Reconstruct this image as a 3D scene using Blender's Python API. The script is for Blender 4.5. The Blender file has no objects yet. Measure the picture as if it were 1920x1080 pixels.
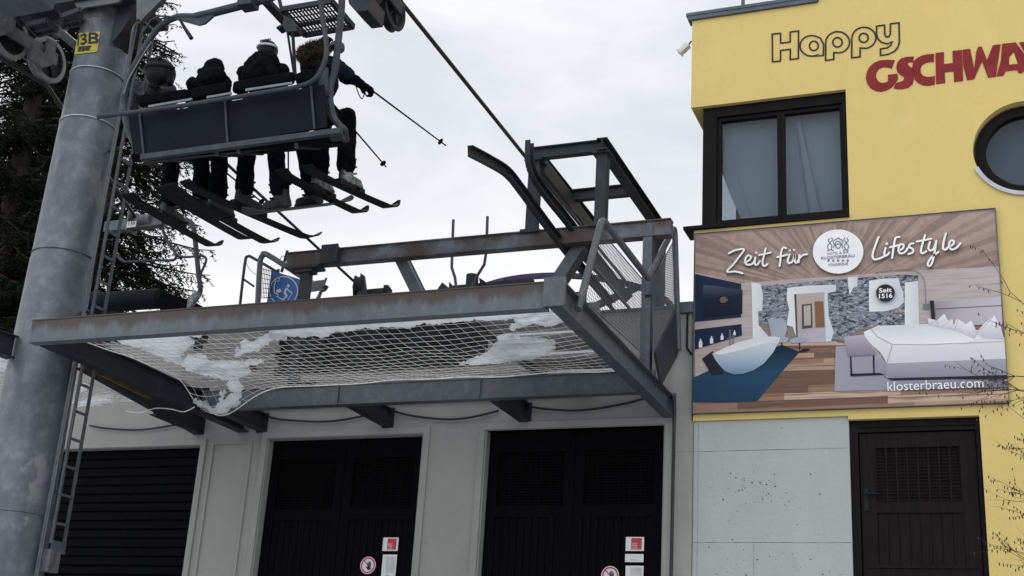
import bpy, bmesh, math, random
from mathutils import Vector as V3, Matrix, noise
from math import sin, cos, pi, radians, sqrt, atan2, hypot
random.seed(7)
scn = bpy.context.scene
COL = scn.collection

# ------------------------------------------------------------------ camera
F_PX, YAW, PITCH, ROLL = 2425.77, radians(-22.2823), radians(19.6777), radians(3.6303)
_f = V3((sin(YAW)*cos(PITCH), cos(YAW)*cos(PITCH), sin(PITCH)))
_r0 = V3((cos(YAW), -sin(YAW), 0)); _u0 = _r0.cross(_f)
_r = _r0*cos(ROLL)+_u0*sin(ROLL); _u = -_r0*sin(ROLL)+_u0*cos(ROLL)
cam_d = bpy.data.cameras.new("camera"); cam = bpy.data.objects.new("camera", cam_d); COL.objects.link(cam)
cam_d.sensor_width = 36; cam_d.lens = F_PX/1920*36; cam_d.clip_start = .05; cam_d.clip_end = 2000
cam.matrix_world = Matrix((( _r.x,_u.x,-_f.x,0),(_r.y,_u.y,-_f.y,0),(_r.z,_u.z,-_f.z,0),(0,0,0,1)))
scn.camera = cam
def U(x, y, ax, v):
    """a measured point of the photograph as a world point on a known wall / beam plane"""
    d = _r*((x-960)/F_PX)+_u*((540-y)/F_PX)+_f
    return d*(v/d['XYZ'.index(ax)])

# ------------------------------------------------------------------ world, sun, exposure
SUN_EL, SUN_AZ = radians(38), radians(-35)      # azimuth from +Y towards +X
w = bpy.data.worlds.new("World"); scn.world = w; w.use_nodes = True
nt = w.node_tree; N = nt.nodes; L = nt.links; N.clear()
out = N.new('ShaderNodeOutputWorld'); bg = N.new('ShaderNodeBackground'); bg.inputs['Strength'].default_value = .1
sky = N.new('ShaderNodeTexSky'); sky.sky_type = 'NISHITA'; sky.sun_disc = False
sky.sun_elevation = SUN_EL; sky.sun_rotation = SUN_AZ
tc = N.new('ShaderNodeTexCoord'); mp = N.new('ShaderNodeMapping'); mp.inputs['Scale'].default_value = (1, 1, 3.2)
nz = N.new('ShaderNodeTexNoise'); nz.inputs['Scale'].default_value = 2.6; nz.inputs['Detail'].default_value = 7; nz.inputs['Roughness'].default_value = .55; nz.inputs['Distortion'].default_value=.5
rp = N.new('ShaderNodeValToRGB')
rp.color_ramp.elements[0].position = .36; rp.color_ramp.elements[0].color = (.56, .61, .68, 1)
rp.color_ramp.elements[1].position = .62; rp.color_ramp.elements[1].color = (.87, .885, .90, 1)
sp = N.new('ShaderNodeSeparateXYZ')
mr = N.new('ShaderNodeMapRange'); mr.inputs['From Min'].default_value = .55; mr.inputs['From Max'].default_value = .12
mr.inputs['To Min'].default_value = 0; mr.inputs['To Max'].default_value = 1
wm = N.new('ShaderNodeMix'); wm.data_type = 'RGBA'; wm.inputs['B'].default_value = (.965, .96, .94, 1)
sc = N.new('ShaderNodeVectorMath'); sc.operation = 'SCALE'; sc.inputs['Scale'].default_value = 11.3
mx = N.new('ShaderNodeMix'); mx.data_type = 'RGBA'; mx.inputs['Factor'].default_value = .93
L.new(tc.outputs['Generated'], mp.inputs['Vector']); L.new(mp.outputs[0], nz.inputs['Vector']); L.new(nz.outputs['Fac'], rp.inputs['Fac'])
L.new(tc.outputs['Generated'], sp.inputs[0]); L.new(sp.outputs['Z'], mr.inputs['Value'])
L.new(mr.outputs[0], wm.inputs['Factor']); L.new(rp.outputs['Color'], wm.inputs['A'])
L.new(wm.outputs['Result'], sc.inputs[0]); L.new(sky.outputs['Color'], mx.inputs['A']); L.new(sc.outputs[0], mx.inputs['B'])
my = N.new('ShaderNodeMapRange'); my.inputs['From Min'].default_value = .1; my.inputs['From Max'].default_value = -.6; my.inputs['To Min'].default_value = 1; my.inputs['To Max'].default_value = 1.7   # unseen sky behind the camera brightened to lift the facades
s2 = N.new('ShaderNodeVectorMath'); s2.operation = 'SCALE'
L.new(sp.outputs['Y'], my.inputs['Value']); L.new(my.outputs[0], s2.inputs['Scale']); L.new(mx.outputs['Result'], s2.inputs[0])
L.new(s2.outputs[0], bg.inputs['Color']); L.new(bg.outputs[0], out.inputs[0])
sd = bpy.data.lights.new("sun", 'SUN'); sd.energy = .55; sd.angle = radians(14); sd.color = (1, .95, .88)
so = bpy.data.objects.new("sun", sd); COL.objects.link(so)
sdir = V3((sin(SUN_AZ)*cos(SUN_EL), cos(SUN_AZ)*cos(SUN_EL), sin(SUN_EL)))
so.rotation_euler = sdir.to_track_quat('Z', 'Y').to_euler(); so.location = (0, 0, 30)
scn.view_settings.view_transform = 'Standard'; scn.view_settings.look = 'None'
scn.view_settings.exposure = 0; scn.view_settings.gamma = 1; scn.view_settings.use_curve_mapping = False

# ------------------------------------------------------------------ materials
def mat(name, col, rough=.6, metal=0, var=0, vscale=4, col2=None, bump=0, bscale=30, detail=5, stretch=(1,1,1), spec=.5, lo=.35, hi=.65, alpha=1):
    m = bpy.data.materials.new(name); m.use_nodes = True; n = m.node_tree.nodes; l = m.node_tree.links
    b = n['Principled BSDF']; b.inputs['Roughness'].default_value = rough; b.inputs['Metallic'].default_value = metal
    b.inputs['Specular IOR Level'].default_value = spec
    c = (*col, 1)
    b.inputs['Base Color'].default_value = c
    t = n.new('ShaderNodeTexCoord'); mpp = n.new('ShaderNodeMapping'); mpp.inputs['Scale'].default_value = stretch
    l.new(t.outputs['Object'], mpp.inputs['Vector'])
    if var or col2:
        x = n.new('ShaderNodeTexNoise'); x.inputs['Scale'].default_value = vscale; x.inputs['Detail'].default_value = detail; x.inputs['Roughness'].default_value = .62
        l.new(mpp.outputs[0], x.inputs['Vector'])
        r = n.new('ShaderNodeValToRGB'); r.color_ramp.elements[0].position = lo; r.color_ramp.elements[1].position = hi
        c2 = col2 if col2 else tuple(max(0, k*(1-var)) for k in col)
        c1 = col if col2 else tuple(min(1, k*(1+var)) for k in col)
        r.color_ramp.elements[0].color = (*c2, 1); r.color_ramp.elements[1].color = (*c1, 1)
        l.new(x.outputs['Fac'], r.inputs['Fac']); l.new(r.outputs['Color'], b.inputs['Base Color'])
    if bump:
        y = n.new('ShaderNodeTexNoise'); y.inputs['Scale'].default_value = bscale; y.inputs['Detail'].default_value = 4
        l.new(mpp.outputs[0], y.inputs['Vector'])
        bp = n.new('ShaderNodeBump'); bp.inputs['Strength'].default_value = bump; bp.inputs['Distance'].default_value = .02
        l.new(y.outputs['Fac'], bp.inputs['Height']); l.new(bp.outputs[0], b.inputs['Normal'])
    return m
def layered(name, base, layers, rough=.6, metal=0, bump=.1, bscale=25, spec=.5):
    """base colour + [(colour, scale, lo, hi, stretch, amount)] noise masks laid over it"""
    m = mat(name, base, rough, metal, bump=bump, bscale=bscale, spec=spec); n = m.node_tree.nodes; l = m.node_tree.links
    b = n['Principled BSDF']; t = n['Texture Coordinate']; prev = None
    for i, (c, s, lo, hi, st, am) in enumerate(layers):
        mp2 = n.new('ShaderNodeMapping'); mp2.inputs['Scale'].default_value = st; mp2.inputs['Location'].default_value = (i*3.7, i*1.3, i*5.1)
        l.new(t.outputs['Object'], mp2.inputs['Vector'])
        x = n.new('ShaderNodeTexNoise'); x.inputs['Scale'].default_value = s; x.inputs['Detail'].default_value = 6; x.inputs['Roughness'].default_value = .65
        l.new(mp2.outputs[0], x.inputs['Vector'])
        r = n.new('ShaderNodeMapRange'); r.inputs['From Min'].default_value = lo; r.inputs['From Max'].default_value = hi; r.inputs['To Max'].default_value = am
        l.new(x.outputs['Fac'], r.inputs['Value'])
        k = n.new('ShaderNodeMix'); k.data_type = 'RGBA'; k.inputs['B'].default_value = (*c, 1)
        l.new(r.outputs[0], k.inputs['Factor'])
        if prev is None: k.inputs['A'].default_value = (*base, 1)
        else: l.new(prev, k.inputs['A'])
        prev = k.outputs['Result']
    l.new(prev, b.inputs['Base Color'])
    return m
M = {}
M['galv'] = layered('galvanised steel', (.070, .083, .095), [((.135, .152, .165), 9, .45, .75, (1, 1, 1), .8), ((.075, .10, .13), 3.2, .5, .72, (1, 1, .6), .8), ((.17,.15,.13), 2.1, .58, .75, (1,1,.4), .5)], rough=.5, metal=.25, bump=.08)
M['pole'] = layered('galvanised tower tube', (.105, .122, .142), [((.19, .21, .232), 7, .46, .7, (1, 1, 1), .75), ((.05, .062, .08), 2.1, .47, .66, (1, 1, .45), .85), ((.21, .21, .215), 1.3, .585, .62, (1, 1, .8), .8), ((.10, .085, .08), 14, .62, .72, (1, 1, .3), .5), ((.22,.27,.32), 24, .6, .8, (1,1,2.4), .45)], rough=.45, metal=.3, bump=.1)
M['rusty'] = layered('galvanised steel with rust', (.125, .155, .19), [((.25, .29, .33), 14, .5, .8, (1, 1, .5), .7), ((.062, .042, .032), 1.25, .38, .54, (1, .5, 1.6), .92), ((.05, .045, .045), 6, .58, .75, (1, 1, .2), .6), ((.30,.33,.36), 30, .66, .76, (2, 1, .15), .5)], rough=.62, metal=.15, bump=.12)
def rustband(m, z0=.12, z1=.19, col=(.062, .046, .037)):
    n = m.node_tree.nodes; l = m.node_tree.links; b = n['Principled BSDF']; old = b.inputs['Base Color'].links[0].from_socket
    t = n['Texture Coordinate']; s = n.new('ShaderNodeSeparateXYZ'); l.new(t.outputs['Object'], s.inputs[0])
    mp_ = n.new('ShaderNodeMapping'); mp_.inputs['Scale'].default_value = (1.6, 1, .35); l.new(t.outputs['Object'], mp_.inputs['Vector'])
    x = n.new('ShaderNodeTexNoise'); x.inputs['Scale'].default_value = 3.4; x.inputs['Detail'].default_value = 8; x.inputs['Roughness'].default_value = .7; l.new(mp_.outputs[0], x.inputs['Vector'])
    a = n.new('ShaderNodeMath'); a.operation = 'MULTIPLY_ADD'; a.inputs[1].default_value = .34; l.new(x.outputs['Fac'], a.inputs[0]); l.new(s.outputs['Z'], a.inputs[2])
    r = n.new('ShaderNodeMapRange'); r.inputs['From Min'].default_value = z0+.155; r.inputs['From Max'].default_value = z1+.155; r.inputs['To Max'].default_value = .9; l.new(a.outputs[0], r.inputs['Value'])
    k = n.new('ShaderNodeMix'); k.data_type = 'RGBA'; k.inputs['B'].default_value = (*col, 1); l.new(r.outputs[0], k.inputs['Factor']); l.new(old, k.inputs['A']); l.new(k.outputs['Result'], b.inputs['Base Color'])
M['fasciarust'] = layered('galvanised fascia with rust band', (.105, .125, .145), [((.20, .235, .26), 12, .5, .8, (1, 1, .4), .7), ((.07, .08, .09), 5, .5, .75, (1, 1, .5), .6)], rough=.65, metal=.1, bump=.12)
rustband(M['fasciarust'])
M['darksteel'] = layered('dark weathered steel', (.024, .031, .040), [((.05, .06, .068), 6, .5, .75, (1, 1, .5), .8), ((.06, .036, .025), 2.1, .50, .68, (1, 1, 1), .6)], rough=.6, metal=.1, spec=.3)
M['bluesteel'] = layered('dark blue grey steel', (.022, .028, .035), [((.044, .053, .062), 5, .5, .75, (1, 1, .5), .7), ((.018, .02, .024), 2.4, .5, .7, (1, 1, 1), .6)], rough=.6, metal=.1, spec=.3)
M['blacksteel'] = mat('black painted steel', (.010, .012, .015), .6, .1, var=.4, vscale=6, spec=.2)
M['chairtube'] = layered('galvanised chair tube', (.030, .039, .048), [((.075, .092, .105), 12, .5, .8, (1, 1, 1), .7), ((.035, .03, .025), 5, .55, .7, (1, 1, 1), .6)], rough=.5, metal=.2, spec=.3)
M['chairpanel'] = mat('dark blue chair back panel', (.0032, .0062, .011), .7, var=.35, vscale=3, spec=.12)
M['cushion'] = mat('black chair cushion', (.003, .0036, .005), .9, var=.3, vscale=10, spec=.04)
M['black'] = mat('black cloth', (.0034, .0038, .0056), .95, var=.6, vscale=14, bump=.5, bscale=22, spec=.06)
M['navy'] = mat('dark navy cloth', (.0045, .0065, .014), .95, var=.6, vscale=12, bump=.5, bscale=20, spec=.06)
M['greyjacket'] = mat('dark grey jacket cloth', (.042, .044, .052), .9, col2=(.014, .016, .022), vscale=9, stretch=(1, 1, 3), bump=.5, bscale=18, spec=.1)
M['helmet'] = mat('black helmet shell', (.006, .007, .010), .45, var=.3, vscale=5, spec=.12)
M['helmetwhite'] = mat('white helmet band', (.38, .43, .48), .35, var=.3, vscale=8)
M['fur'] = mat('brown fur', (.10, .078, .056), 1, col2=(.022, .016, .011), vscale=28, spec=.1)
M['skin'] = mat('skin', (.45, .26, .19), .6)
M['goggle'] = mat('dark goggle lens', (.03, .02, .05), .15)
M['boot'] = mat('dark ski boot shell', (.006, .007, .008), .5, spec=.15, col2=(.035, .038, .04), vscale=18, lo=.6, hi=.78)
M['bootlight'] = mat('grey ski boot shell', (.22, .24, .25), .4, col2=(.02, .02, .023), vscale=16, lo=.42, hi=.6)
M['ski'] = mat('dark ski base', (.0045, .0045, .005), .6, spec=.12, var=.5, vscale=2.5)
M['skiedge'] = mat('ski top sheet yellow edge', (.17, .17, .045), .5)
M['snow'] = mat('snow', (.86, .88, .92), .85, col2=(.70, .74, .80), vscale=11, bump=.7, bscale=14, spec=.2)
def translucent(m, f=.45):
    n = m.node_tree.nodes; l = m.node_tree.links; b = n['Principled BSDF']; o = n['Material Output']; t = n.new('ShaderNodeBsdfTranslucent'); t.inputs['Color'].default_value = (.93, .95, .98, 1)
    x = n.new('ShaderNodeMixShader'); x.inputs[0].default_value = f; l.new(b.outputs[0], x.inputs[1]); l.new(t.outputs[0], x.inputs[2]); l.new(x.outputs[0], o.inputs['Surface'])
translucent(M['snow'], .82)
M['snowground'] = mat('trodden snow', (.60, .62, .66), .9, col2=(.30, .29, .29), vscale=.7, bump=.5, bscale=4)
M['rope'] = mat('steel haul rope', (.02, .02, .024), .6, .3)
M['net'] = mat('white net cord', (.80, .78, .72), .9, var=.2, vscale=9)
M['rubber'] = mat('grey rubber tyre', (.22, .225, .235), .7, var=.2, vscale=8)
M['wheel'] = mat('dark wheel disc', (.022, .025, .03), .6, .1, spec=.2, var=.4, vscale=8)
M['yellowpaint'] = mat('worn yellow paint', (.20, .13, .03), .8, col2=(.05, .04, .025), vscale=5)
M['blacktext'] = mat('black lettering', (.012, .012, .014), .7)
M['signyellow'] = mat('yellow sign plate', (.42, .38, .05), .6, spec=.2, col2=(.45, .44, .27), vscale=6, lo=.3, hi=.5)
M['signblue'] = mat('blue sign plate', (.012, .10, .36), .5, var=.25, vscale=3)
M['signwhite'] = mat('white sign print', (.55, .60, .64), .6)
M['white'] = mat('white board', (.62, .64, .66), .6, var=.08)
M['red'] = mat('red print', (.46, .03, .055), .6, var=.1)
M['darkred'] = mat('dark red letters', (.225, .032, .034), .8, spec=.1, var=.12, vscale=6)
M['purple'] = mat('purple painted metal', (.05, .028, .10), .5)
M['blackcable'] = mat('black cable', (.006, .006, .016), .5)
M['concrete'] = layered('painted concrete', (.285, .288, .275), [((.215, .217, .208), 1.1, .42, .68, (1, 1, .6), .6), ((.32, .322, .31), .7, .5, .7, (1, 1, 1), .5), ((.135, .145, .145), 5, .6, .8, (1, 1, .25), .35), ((.03,.035,.04), 21, .715, .725, (1, 1, .8), .9)], rough=.85, bump=.25, bscale=22)
M['concrete2'] = layered('bare grey concrete', (.40, .42, .41), [((.34, .385, .40), .9, .42, .68, (1, 1, .5), .6), ((.46, .48, .475), 1.7, .5, .75, (1, 1, .5), .6), ((.27,.29,.30), 6, .64, .8, (1, 1, .3), .4), ((.02, .025, .03), 24, .735, .745, (1, 1, .7), .9)], rough=.85, bump=.35, bscale=26)
M['joint'] = mat('concrete joint', (.27, .30, .30), .9, col2=(.12, .13, .13), vscale=5, lo=.4, hi=.55)
M['yellow'] = layered('yellow render', (.70, .54, .20), [((.635, .495, .19), .8, .4, .7, (1, 1, 1), .6), ((.73, .57, .22), 2.2, .5, .7, (1, 1, .6), .5), ((.50, .42, .20), 3.5, .64, .85, (1, 1, .3), .35), ((.58, .48, .23), 5, .56, .8, (1.2, 1, .16), .3), ((.76, .63, .30), 1.9, .60, .70, (1, 1, .6), .3)], rough=.9, bump=.4, bscale=70, spec=.2)
M['cap'] = mat('grey sheet metal cap', (.075, .095, .12), .45, .4, var=.25, vscale=3)
M['frame'] = mat('black brown window frame', (.0055, .0045, .005), .5, var=.3, vscale=3, spec=.10)
M['doorwood'] = mat('black brown door boards', (.011, .0078, .008), .55, spec=.10, col2=(.0045, .0036, .0042), vscale=3, stretch=(14, 14, .8))
M['doorblack'] = mat('near black garage boards', (.0030, .0031, .0042), .75, col2=(.0011, .0011, .0016), vscale=3, stretch=(14, 14, .8), spec=.06)
M['wood'] = layered('weathered grey boards', (.235, .225, .225), [((.12, .112, .115), 6, .45, .62, (.22, 1, 9), .75), ((.33, .325, .33), 4, .5, .7, (.3, 1, 12), .6), ((.06, .045, .045), 9, .62, .7, (.3, 1, 6), .7)], rough=.9, bump=.5, bscale=30)
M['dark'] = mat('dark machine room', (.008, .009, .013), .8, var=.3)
M['bark'] = mat('spruce bark', (.045, .035, .028), .95, var=.4, vscale=6, stretch=(1, 1, .3))
M['needle'] = mat('spruce needles', (.006, .010, .007), .9, col2=(.013, .018, .010), vscale=1.4, spec=.05)
M['twig'] = mat('bare twig bark', (.035, .026, .022), .9, var=.3, vscale=20)
M['glass'] = mat('window pane reflecting', (.02, .025, .03), .03, 0, spec=.9)
def seethrough(m, f=.78):
    n = m.node_tree.nodes; l = m.node_tree.links; b = n['Principled BSDF']; o = n['Material Output']; t = n.new('ShaderNodeBsdfTransparent'); t.inputs['Color'].default_value = (.90, .95, .98, 1)
    x = n.new('ShaderNodeMixShader'); x.inputs[0].default_value = f; l.new(b.outputs[0], x.inputs[1]); l.new(t.outputs[0], x.inputs[2]); l.new(x.outputs[0], o.inputs['Surface'])
seethrough(M['glass'])
M['reflection_sheet'] = mat('pale blue grey curtain', (.40, .44, .49), .9, col2=(.30, .34, .385), vscale=.9, stretch=(1, 1, .6))  # tone of the sheets that stand in for window reflections
M['blind'] = mat('dark room blind', (.15, .18, .235), .9, var=.1)
M['dullalu'] = mat('dull aluminium strip', (.15, .19, .215), .5, .1, var=.2, vscale=9)
M['alu'] = mat('light aluminium', (.42, .45, .48), .5, .2, var=.15, vscale=7)
M['plate'] = mat('scuffed grey plate', (.10, .105, .115), .6, .1, var=.35, vscale=9)
# printed colours of the billboard
M['pw_ceiling'] = layered('print: ceiling boards', (.27, .215, .20), [((.17, .13, .125), 5, .45, .6, (1, 1, 7), .7), ((.36, .30, .28), 3, .5, .7, (.6, 1, 9), .6), ((.04, .03, .035), 16, .68, .72, (1, 1, 3), .9)], rough=.6, bump=0, spec=.12)
M['pw_wall'] = layered('print: pale boards', (.47, .40, .38), [((.30, .26, .27), 4, .45, .65, (.5, 1, 9), .7), ((.50, .47, .49), 3, .5, .7, (.5, 1, 5), .7)], rough=.6, bump=0, spec=.12)
M['pw_floor'] = layered('print: floor boards', (.30, .21, .165), [((.12, .075, .06), 2.6, .5, .6, (.45, 1, 7), .9), ((.47, .35, .28), 3.1, .54, .62, (.5, 1, 8), .8), ((.05, .03, .03), 9, .66, .72, (.4, 1, 6), .8)], rough=.6, bump=0, spec=.12)
M['pstone'] = layered('print: rubble stone', (.22, .24, .28), [((.02, .028, .05), 26, .49, .55, (.7, 1, 1.8), .9), ((.55, .56, .58), 30, .54, .66, (.8, 1, 1.8), .9), ((.25, .19, .15), 4, .58, .7, (1, 1, 1), .6)], rough=.6, bump=0, spec=.12)
def flat(n, c, var=.06, s=3): M[n] = mat('print: '+n, c, .6, var=var, vscale=s, spec=.12)
flat('pnavy', (.012, .025, .055)); flat('ptv', (.022, .032, .060), .5, 1.3); flat('pteal', (.012, .042, .085), .45, 2.0); flat('ptub', (.36, .42, .50), .2, 2)
flat('ptubin', (.60, .62, .65)); flat('pplaster', (.56, .58, .60), .12, 5); flat('pbed', (.50, .52, .60), .08, 3); flat('pbedside', (.27, .27, .37)); flat('pbench', (.32, .29, .34))
flat('prug', (.20, .20, .30), .15, 4); flat('pdoor', (.22, .11, .06)); flat('phall', (.42, .38, .35)); flat('phead', (.36, .33, .42), .08, 2); flat('plilac', (.44, .41, .48))
def grad(n, c0, c1, axis='Z', mid=None):
    m = mat('print: '+n, c0, .6, spec=.12); nn = m.node_tree.nodes; l = m.node_tree.links; t = nn['Texture Coordinate']; sp_ = nn.new('ShaderNodeSeparateXYZ'); r = nn.new('ShaderNodeValToRGB')
    l.new(t.outputs['Generated'], sp_.inputs[0]); l.new(sp_.outputs[axis], r.inputs['Fac']); l.new(r.outputs['Color'], nn['Principled BSDF'].inputs['Base Color'])
    r.color_ramp.elements[0].color = (*c0, 1); r.color_ramp.elements[1].color = (*c1, 1)
    if mid: e = r.color_ramp.elements.new(mid[0]); e.color = (*mid[1], 1)
    M[n] = m
grad('ptub', (.16, .25, .38), (.62, .66, .70), 'Z', (.45, (.40, .48, .57))); grad('ptubin', (.80, .80, .80), (.62, .64, .68), 'Z'); grad('pteal', (.018, .05, .10), (.006, .016, .034), 'Z', (.5, (.02, .065, .12)))
grad('ptv', (.006, .010, .022), (.07, .09, .13), 'Z', (.6, (.014, .02, .04))); grad('pbed', (.60, .60, .65), (.80, .80, .81), 'Z'); grad('pbedside', (.24, .24, .29), (.44, .44, .50), 'Z'); grad('ppillow', (.48, .48, .56), (.84, .83, .84), 'Z')
grad('pplaster', (.72, .74, .76), (.58, .60, .64), 'X'); grad('prug', (.33, .33, .40), (.20, .20, .26), 'X'); grad('phead', (.28, .26, .30), (.50, .47, .52), 'X', (.4, (.44, .41, .45))); grad('pbench', (.22, .19, .24), (.44, .41, .48), 'Z')
flat('pwhite', (.84, .84, .84)); flat('pletter', (.88, .87, .84)); flat('pshadow', (.08, .07, .075)); flat('pink', (.16, .18, .20)); flat('pdark', (.02, .022, .035)); flat('pgold', (.14, .11, .07)); flat('pchair', (.34, .38, .45))

# ------------------------------------------------------------------ mesh helpers
class MB:
    def __init__(s): s.v = []; s.f = []; s.sm = []
    def add(s, vs, fs, smooth=False):
        o = len(s.v); s.v += [V3(q) for q in vs]
        for f in fs: s.f.append([o+i for i in f]); s.sm.append(smooth)
    def box(s, a, b):
        x0, y0, z0 = (min(a[i], b[i]) for i in range(3)); x1, y1, z1 = (max(a[i], b[i]) for i in range(3))
        s.add([(x0,y0,z0),(x1,y0,z0),(x1,y1,z0),(x0,y1,z0),(x0,y0,z1),(x1,y0,z1),(x1,y1,z1),(x0,y1,z1)],
              [(0,3,2,1),(4,5,6,7),(0,1,5,4),(1,2,6,5),(2,3,7,6),(3,0,4,7)])
    def frame(s, p0, p1, up=V3((0,0,1))):
        d = (V3(p1)-V3(p0)).normalized(); up = V3(up)
        if abs(d.dot(up)) > .98: up = V3((0,1,0))
        x = d.cross(up).normalized(); z = x.cross(d).normalized(); return d, x, z
    def prof(s, p0, p1, pts, up=(0,0,1)):
        """sweep a closed 2-D profile (x,z) from p0 to p1"""
        p0 = V3(p0); p1 = V3(p1); d, x, z = s.frame(p0, p1, up); n = len(pts)
        vs = [p0+x*a+z*b for a, b in pts]+[p1+x*a+z*b for a, b in pts]
        s.add(vs, [(i, (i+1)%n, n+(i+1)%n, n+i) for i in range(n)]+[tuple(range(n))[::-1], tuple(range(n, 2*n))])
    def bar(s, p0, p1, w, h, up=(0,0,1)):
        s.prof(p0, p1, [(-w/2,-h/2),(w/2,-h/2),(w/2,h/2),(-w/2,h/2)], up)
    def ibeam(s, p0, p1, w=.12, h=.25, t=.014, tw=.010, up=(0,0,1)):
        W, H, k = w/2, h/2, tw/2
        s.prof(p0, p1, [(-W,-H),(W,-H),(W,-H+t),(k,-H+t),(k,H-t),(W,H-t),(W,H),(-W,H),(-W,H-t),(-k,H-t),(-k,-H+t),(-W,-H+t)], up)
    def tube(s, pts, r, n=8, cap=True, smooth=True):
        pts = [V3(p) for p in pts]; rs = r if isinstance(r, (list, tuple)) else [r]*len(pts)
        ref = None; rings = []
        for i, p in enumerate(pts):
            d = (pts[min(i+1, len(pts)-1)]-pts[max(i-1, 0)]).normalized()
            if ref is None: ref = V3((0,0,1)) if abs(d.z) < .9 else V3((1,0,0))
            x = d.cross(ref).normalized(); y = x.cross(d).normalized(); ref = y
            rings.append([p+x*(cos(2*pi*k/n)*rs[i])+y*(sin(2*pi*k/n)*rs[i]) for k in range(n)])
        vs = [q for g in rings for q in g]; fs = []
        for i in range(len(rings)-1):
            for k in range(n): fs.append((i*n+k, i*n+(k+1)%n, (i+1)*n+(k+1)%n, (i+1)*n+k))
        s.add(vs, fs, smooth)
        if cap: s.add(rings[0], [tuple(range(n))[::-1]]); s.add(rings[-1], [tuple(range(n))])
    def cyl(s, p0, p1, r0, r1=None, n=20, smooth=True): s.tube([p0, p1], [r0, r0 if r1 is None else r1], n, True, smooth)
    def ell(s, c, r, n=14, m=9, rot=None):
        c = V3(c); vs = []; fs = []
        for i in range(m+1):
            th = pi*i/m
            for k in range(n):
                q = V3((r[0]*sin(th)*cos(2*pi*k/n), r[1]*sin(th)*sin(2*pi*k/n), r[2]*cos(th)))
                if rot: q = rot@q
                vs.append(c+q)
        for i in range(m):
            for k in range(n): fs.append((i*n+k, (i+1)*n+k, (i+1)*n+(k+1)%n, i*n+(k+1)%n))
        s.add(vs, fs, True)
    def prism(s, poly, d):
        """poly: ordered 3-D points of a planar outline, d: extrusion vector"""
        poly = [V3(p) for p in poly]; d = V3(d); n = len(poly)
        tri = __import__('mathutils').geometry.tessellate_polygon([poly])
        s.add(poly+[p+d for p in poly], [tuple(t) for t in tri]+[tuple(n+i for i in t[::-1]) for t in tri]+[(i, (i+1)%n, n+(i+1)%n, n+i) for i in range(n)])
    def build(s, name, m, parent=None, recalc=True):
        if parent is not None: org = V3(parent['_w'])
        else:
            lo = V3(tuple(min(q[i] for q in s.v) for i in range(3))); hi = V3(tuple(max(q[i] for q in s.v) for i in range(3))); org = V3(((lo.x+hi.x)/2, (lo.y+hi.y)/2, lo.z))
        me = bpy.data.meshes.new(name); me.from_pydata([q-org for q in s.v], [], s.f)
        me.polygons.foreach_set('use_smooth', s.sm)
        if recalc:
            b = bmesh.new(); b.from_mesh(me); bmesh.ops.recalc_face_normals(b, faces=b.faces); b.to_mesh(me); b.free()
        me.materials.append(M[m] if isinstance(m, str) else m); me.update()
        o = bpy.data.objects.new(name, me); COL.objects.link(o)
        if parent is not None: o.parent = parent
        else: o.location = org
        o['_w'] = tuple(org)
        return o
ALL = []
def tag(o, label=None, cat=None, group=None, kind=None):
    if label: o['label'] = label
    if cat: o['category'] = cat
    if group: o['group'] = group
    if kind: o['kind'] = kind
    return o
def thing(name, loc, label, cat, group=None):
    o = bpy.data.objects.new(name, None); COL.objects.link(o); o.location = loc; o.empty_display_size = .2
    o['_w'] = tuple(V3(loc)); return tag(o, label, cat, group)
def smooth_pts(P, k=6):
    P = [V3(p) for p in P]; o = []
    for i in range(len(P)-1):
        a, b, c, d = P[max(i-1,0)], P[i], P[i+1], P[min(i+2, len(P)-1)]
        for j in range(k):
            t = j/k
            o.append(.5*((2*b)+(c-a)*t+(2*a-5*b+4*c-d)*t*t+(-a+3*b-3*c+d)*t**3))
    o.append(P[-1]); return o
def ribbon(mb, pts, w, nrm, th=.004, closed=False):
    """flat printed / cut stroke of width w along pts (in a plane with normal nrm)"""
    pts = [V3(p) for p in pts]; nrm = V3(nrm); n = len(pts); a = []; b = []
    for i, p in enumerate(pts):
        if closed: d = pts[(i+1)%n]-pts[i-1]
        else: d = pts[min(i+1, n-1)]-pts[max(i-1, 0)]
        if closed:
            d1 = (p-pts[i-1]).normalized(); d2 = (pts[(i+1)%n]-p).normalized(); k = 1/max(.5, sqrt(max(.01, (1+d1.dot(d2))/2)))
            d = d1+d2
        else: k = 1
        sd_ = d.cross(nrm).normalized()*(w/2*k); a.append(p+sd_); b.append(p-sd_)
    off = nrm*th; vs = a+b+[q+off for q in a]+[q+off for q in b]; fs = []
    for i in range(n if closed else n-1):
        j = (i+1)%n
        fs += [(i, j, n+j, n+i), (2*n+i, 3*n+i, 3*n+j, 2*n+j), (i, 2*n+i, 2*n+j, j), (n+i, n+j, 3*n+j, 3*n+i)]
    if not closed: fs += [(0, n, 3*n, 2*n), (n-1, 3*n-1, 4*n-1, 2*n-1)]
    mb.add(vs, fs)
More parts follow.
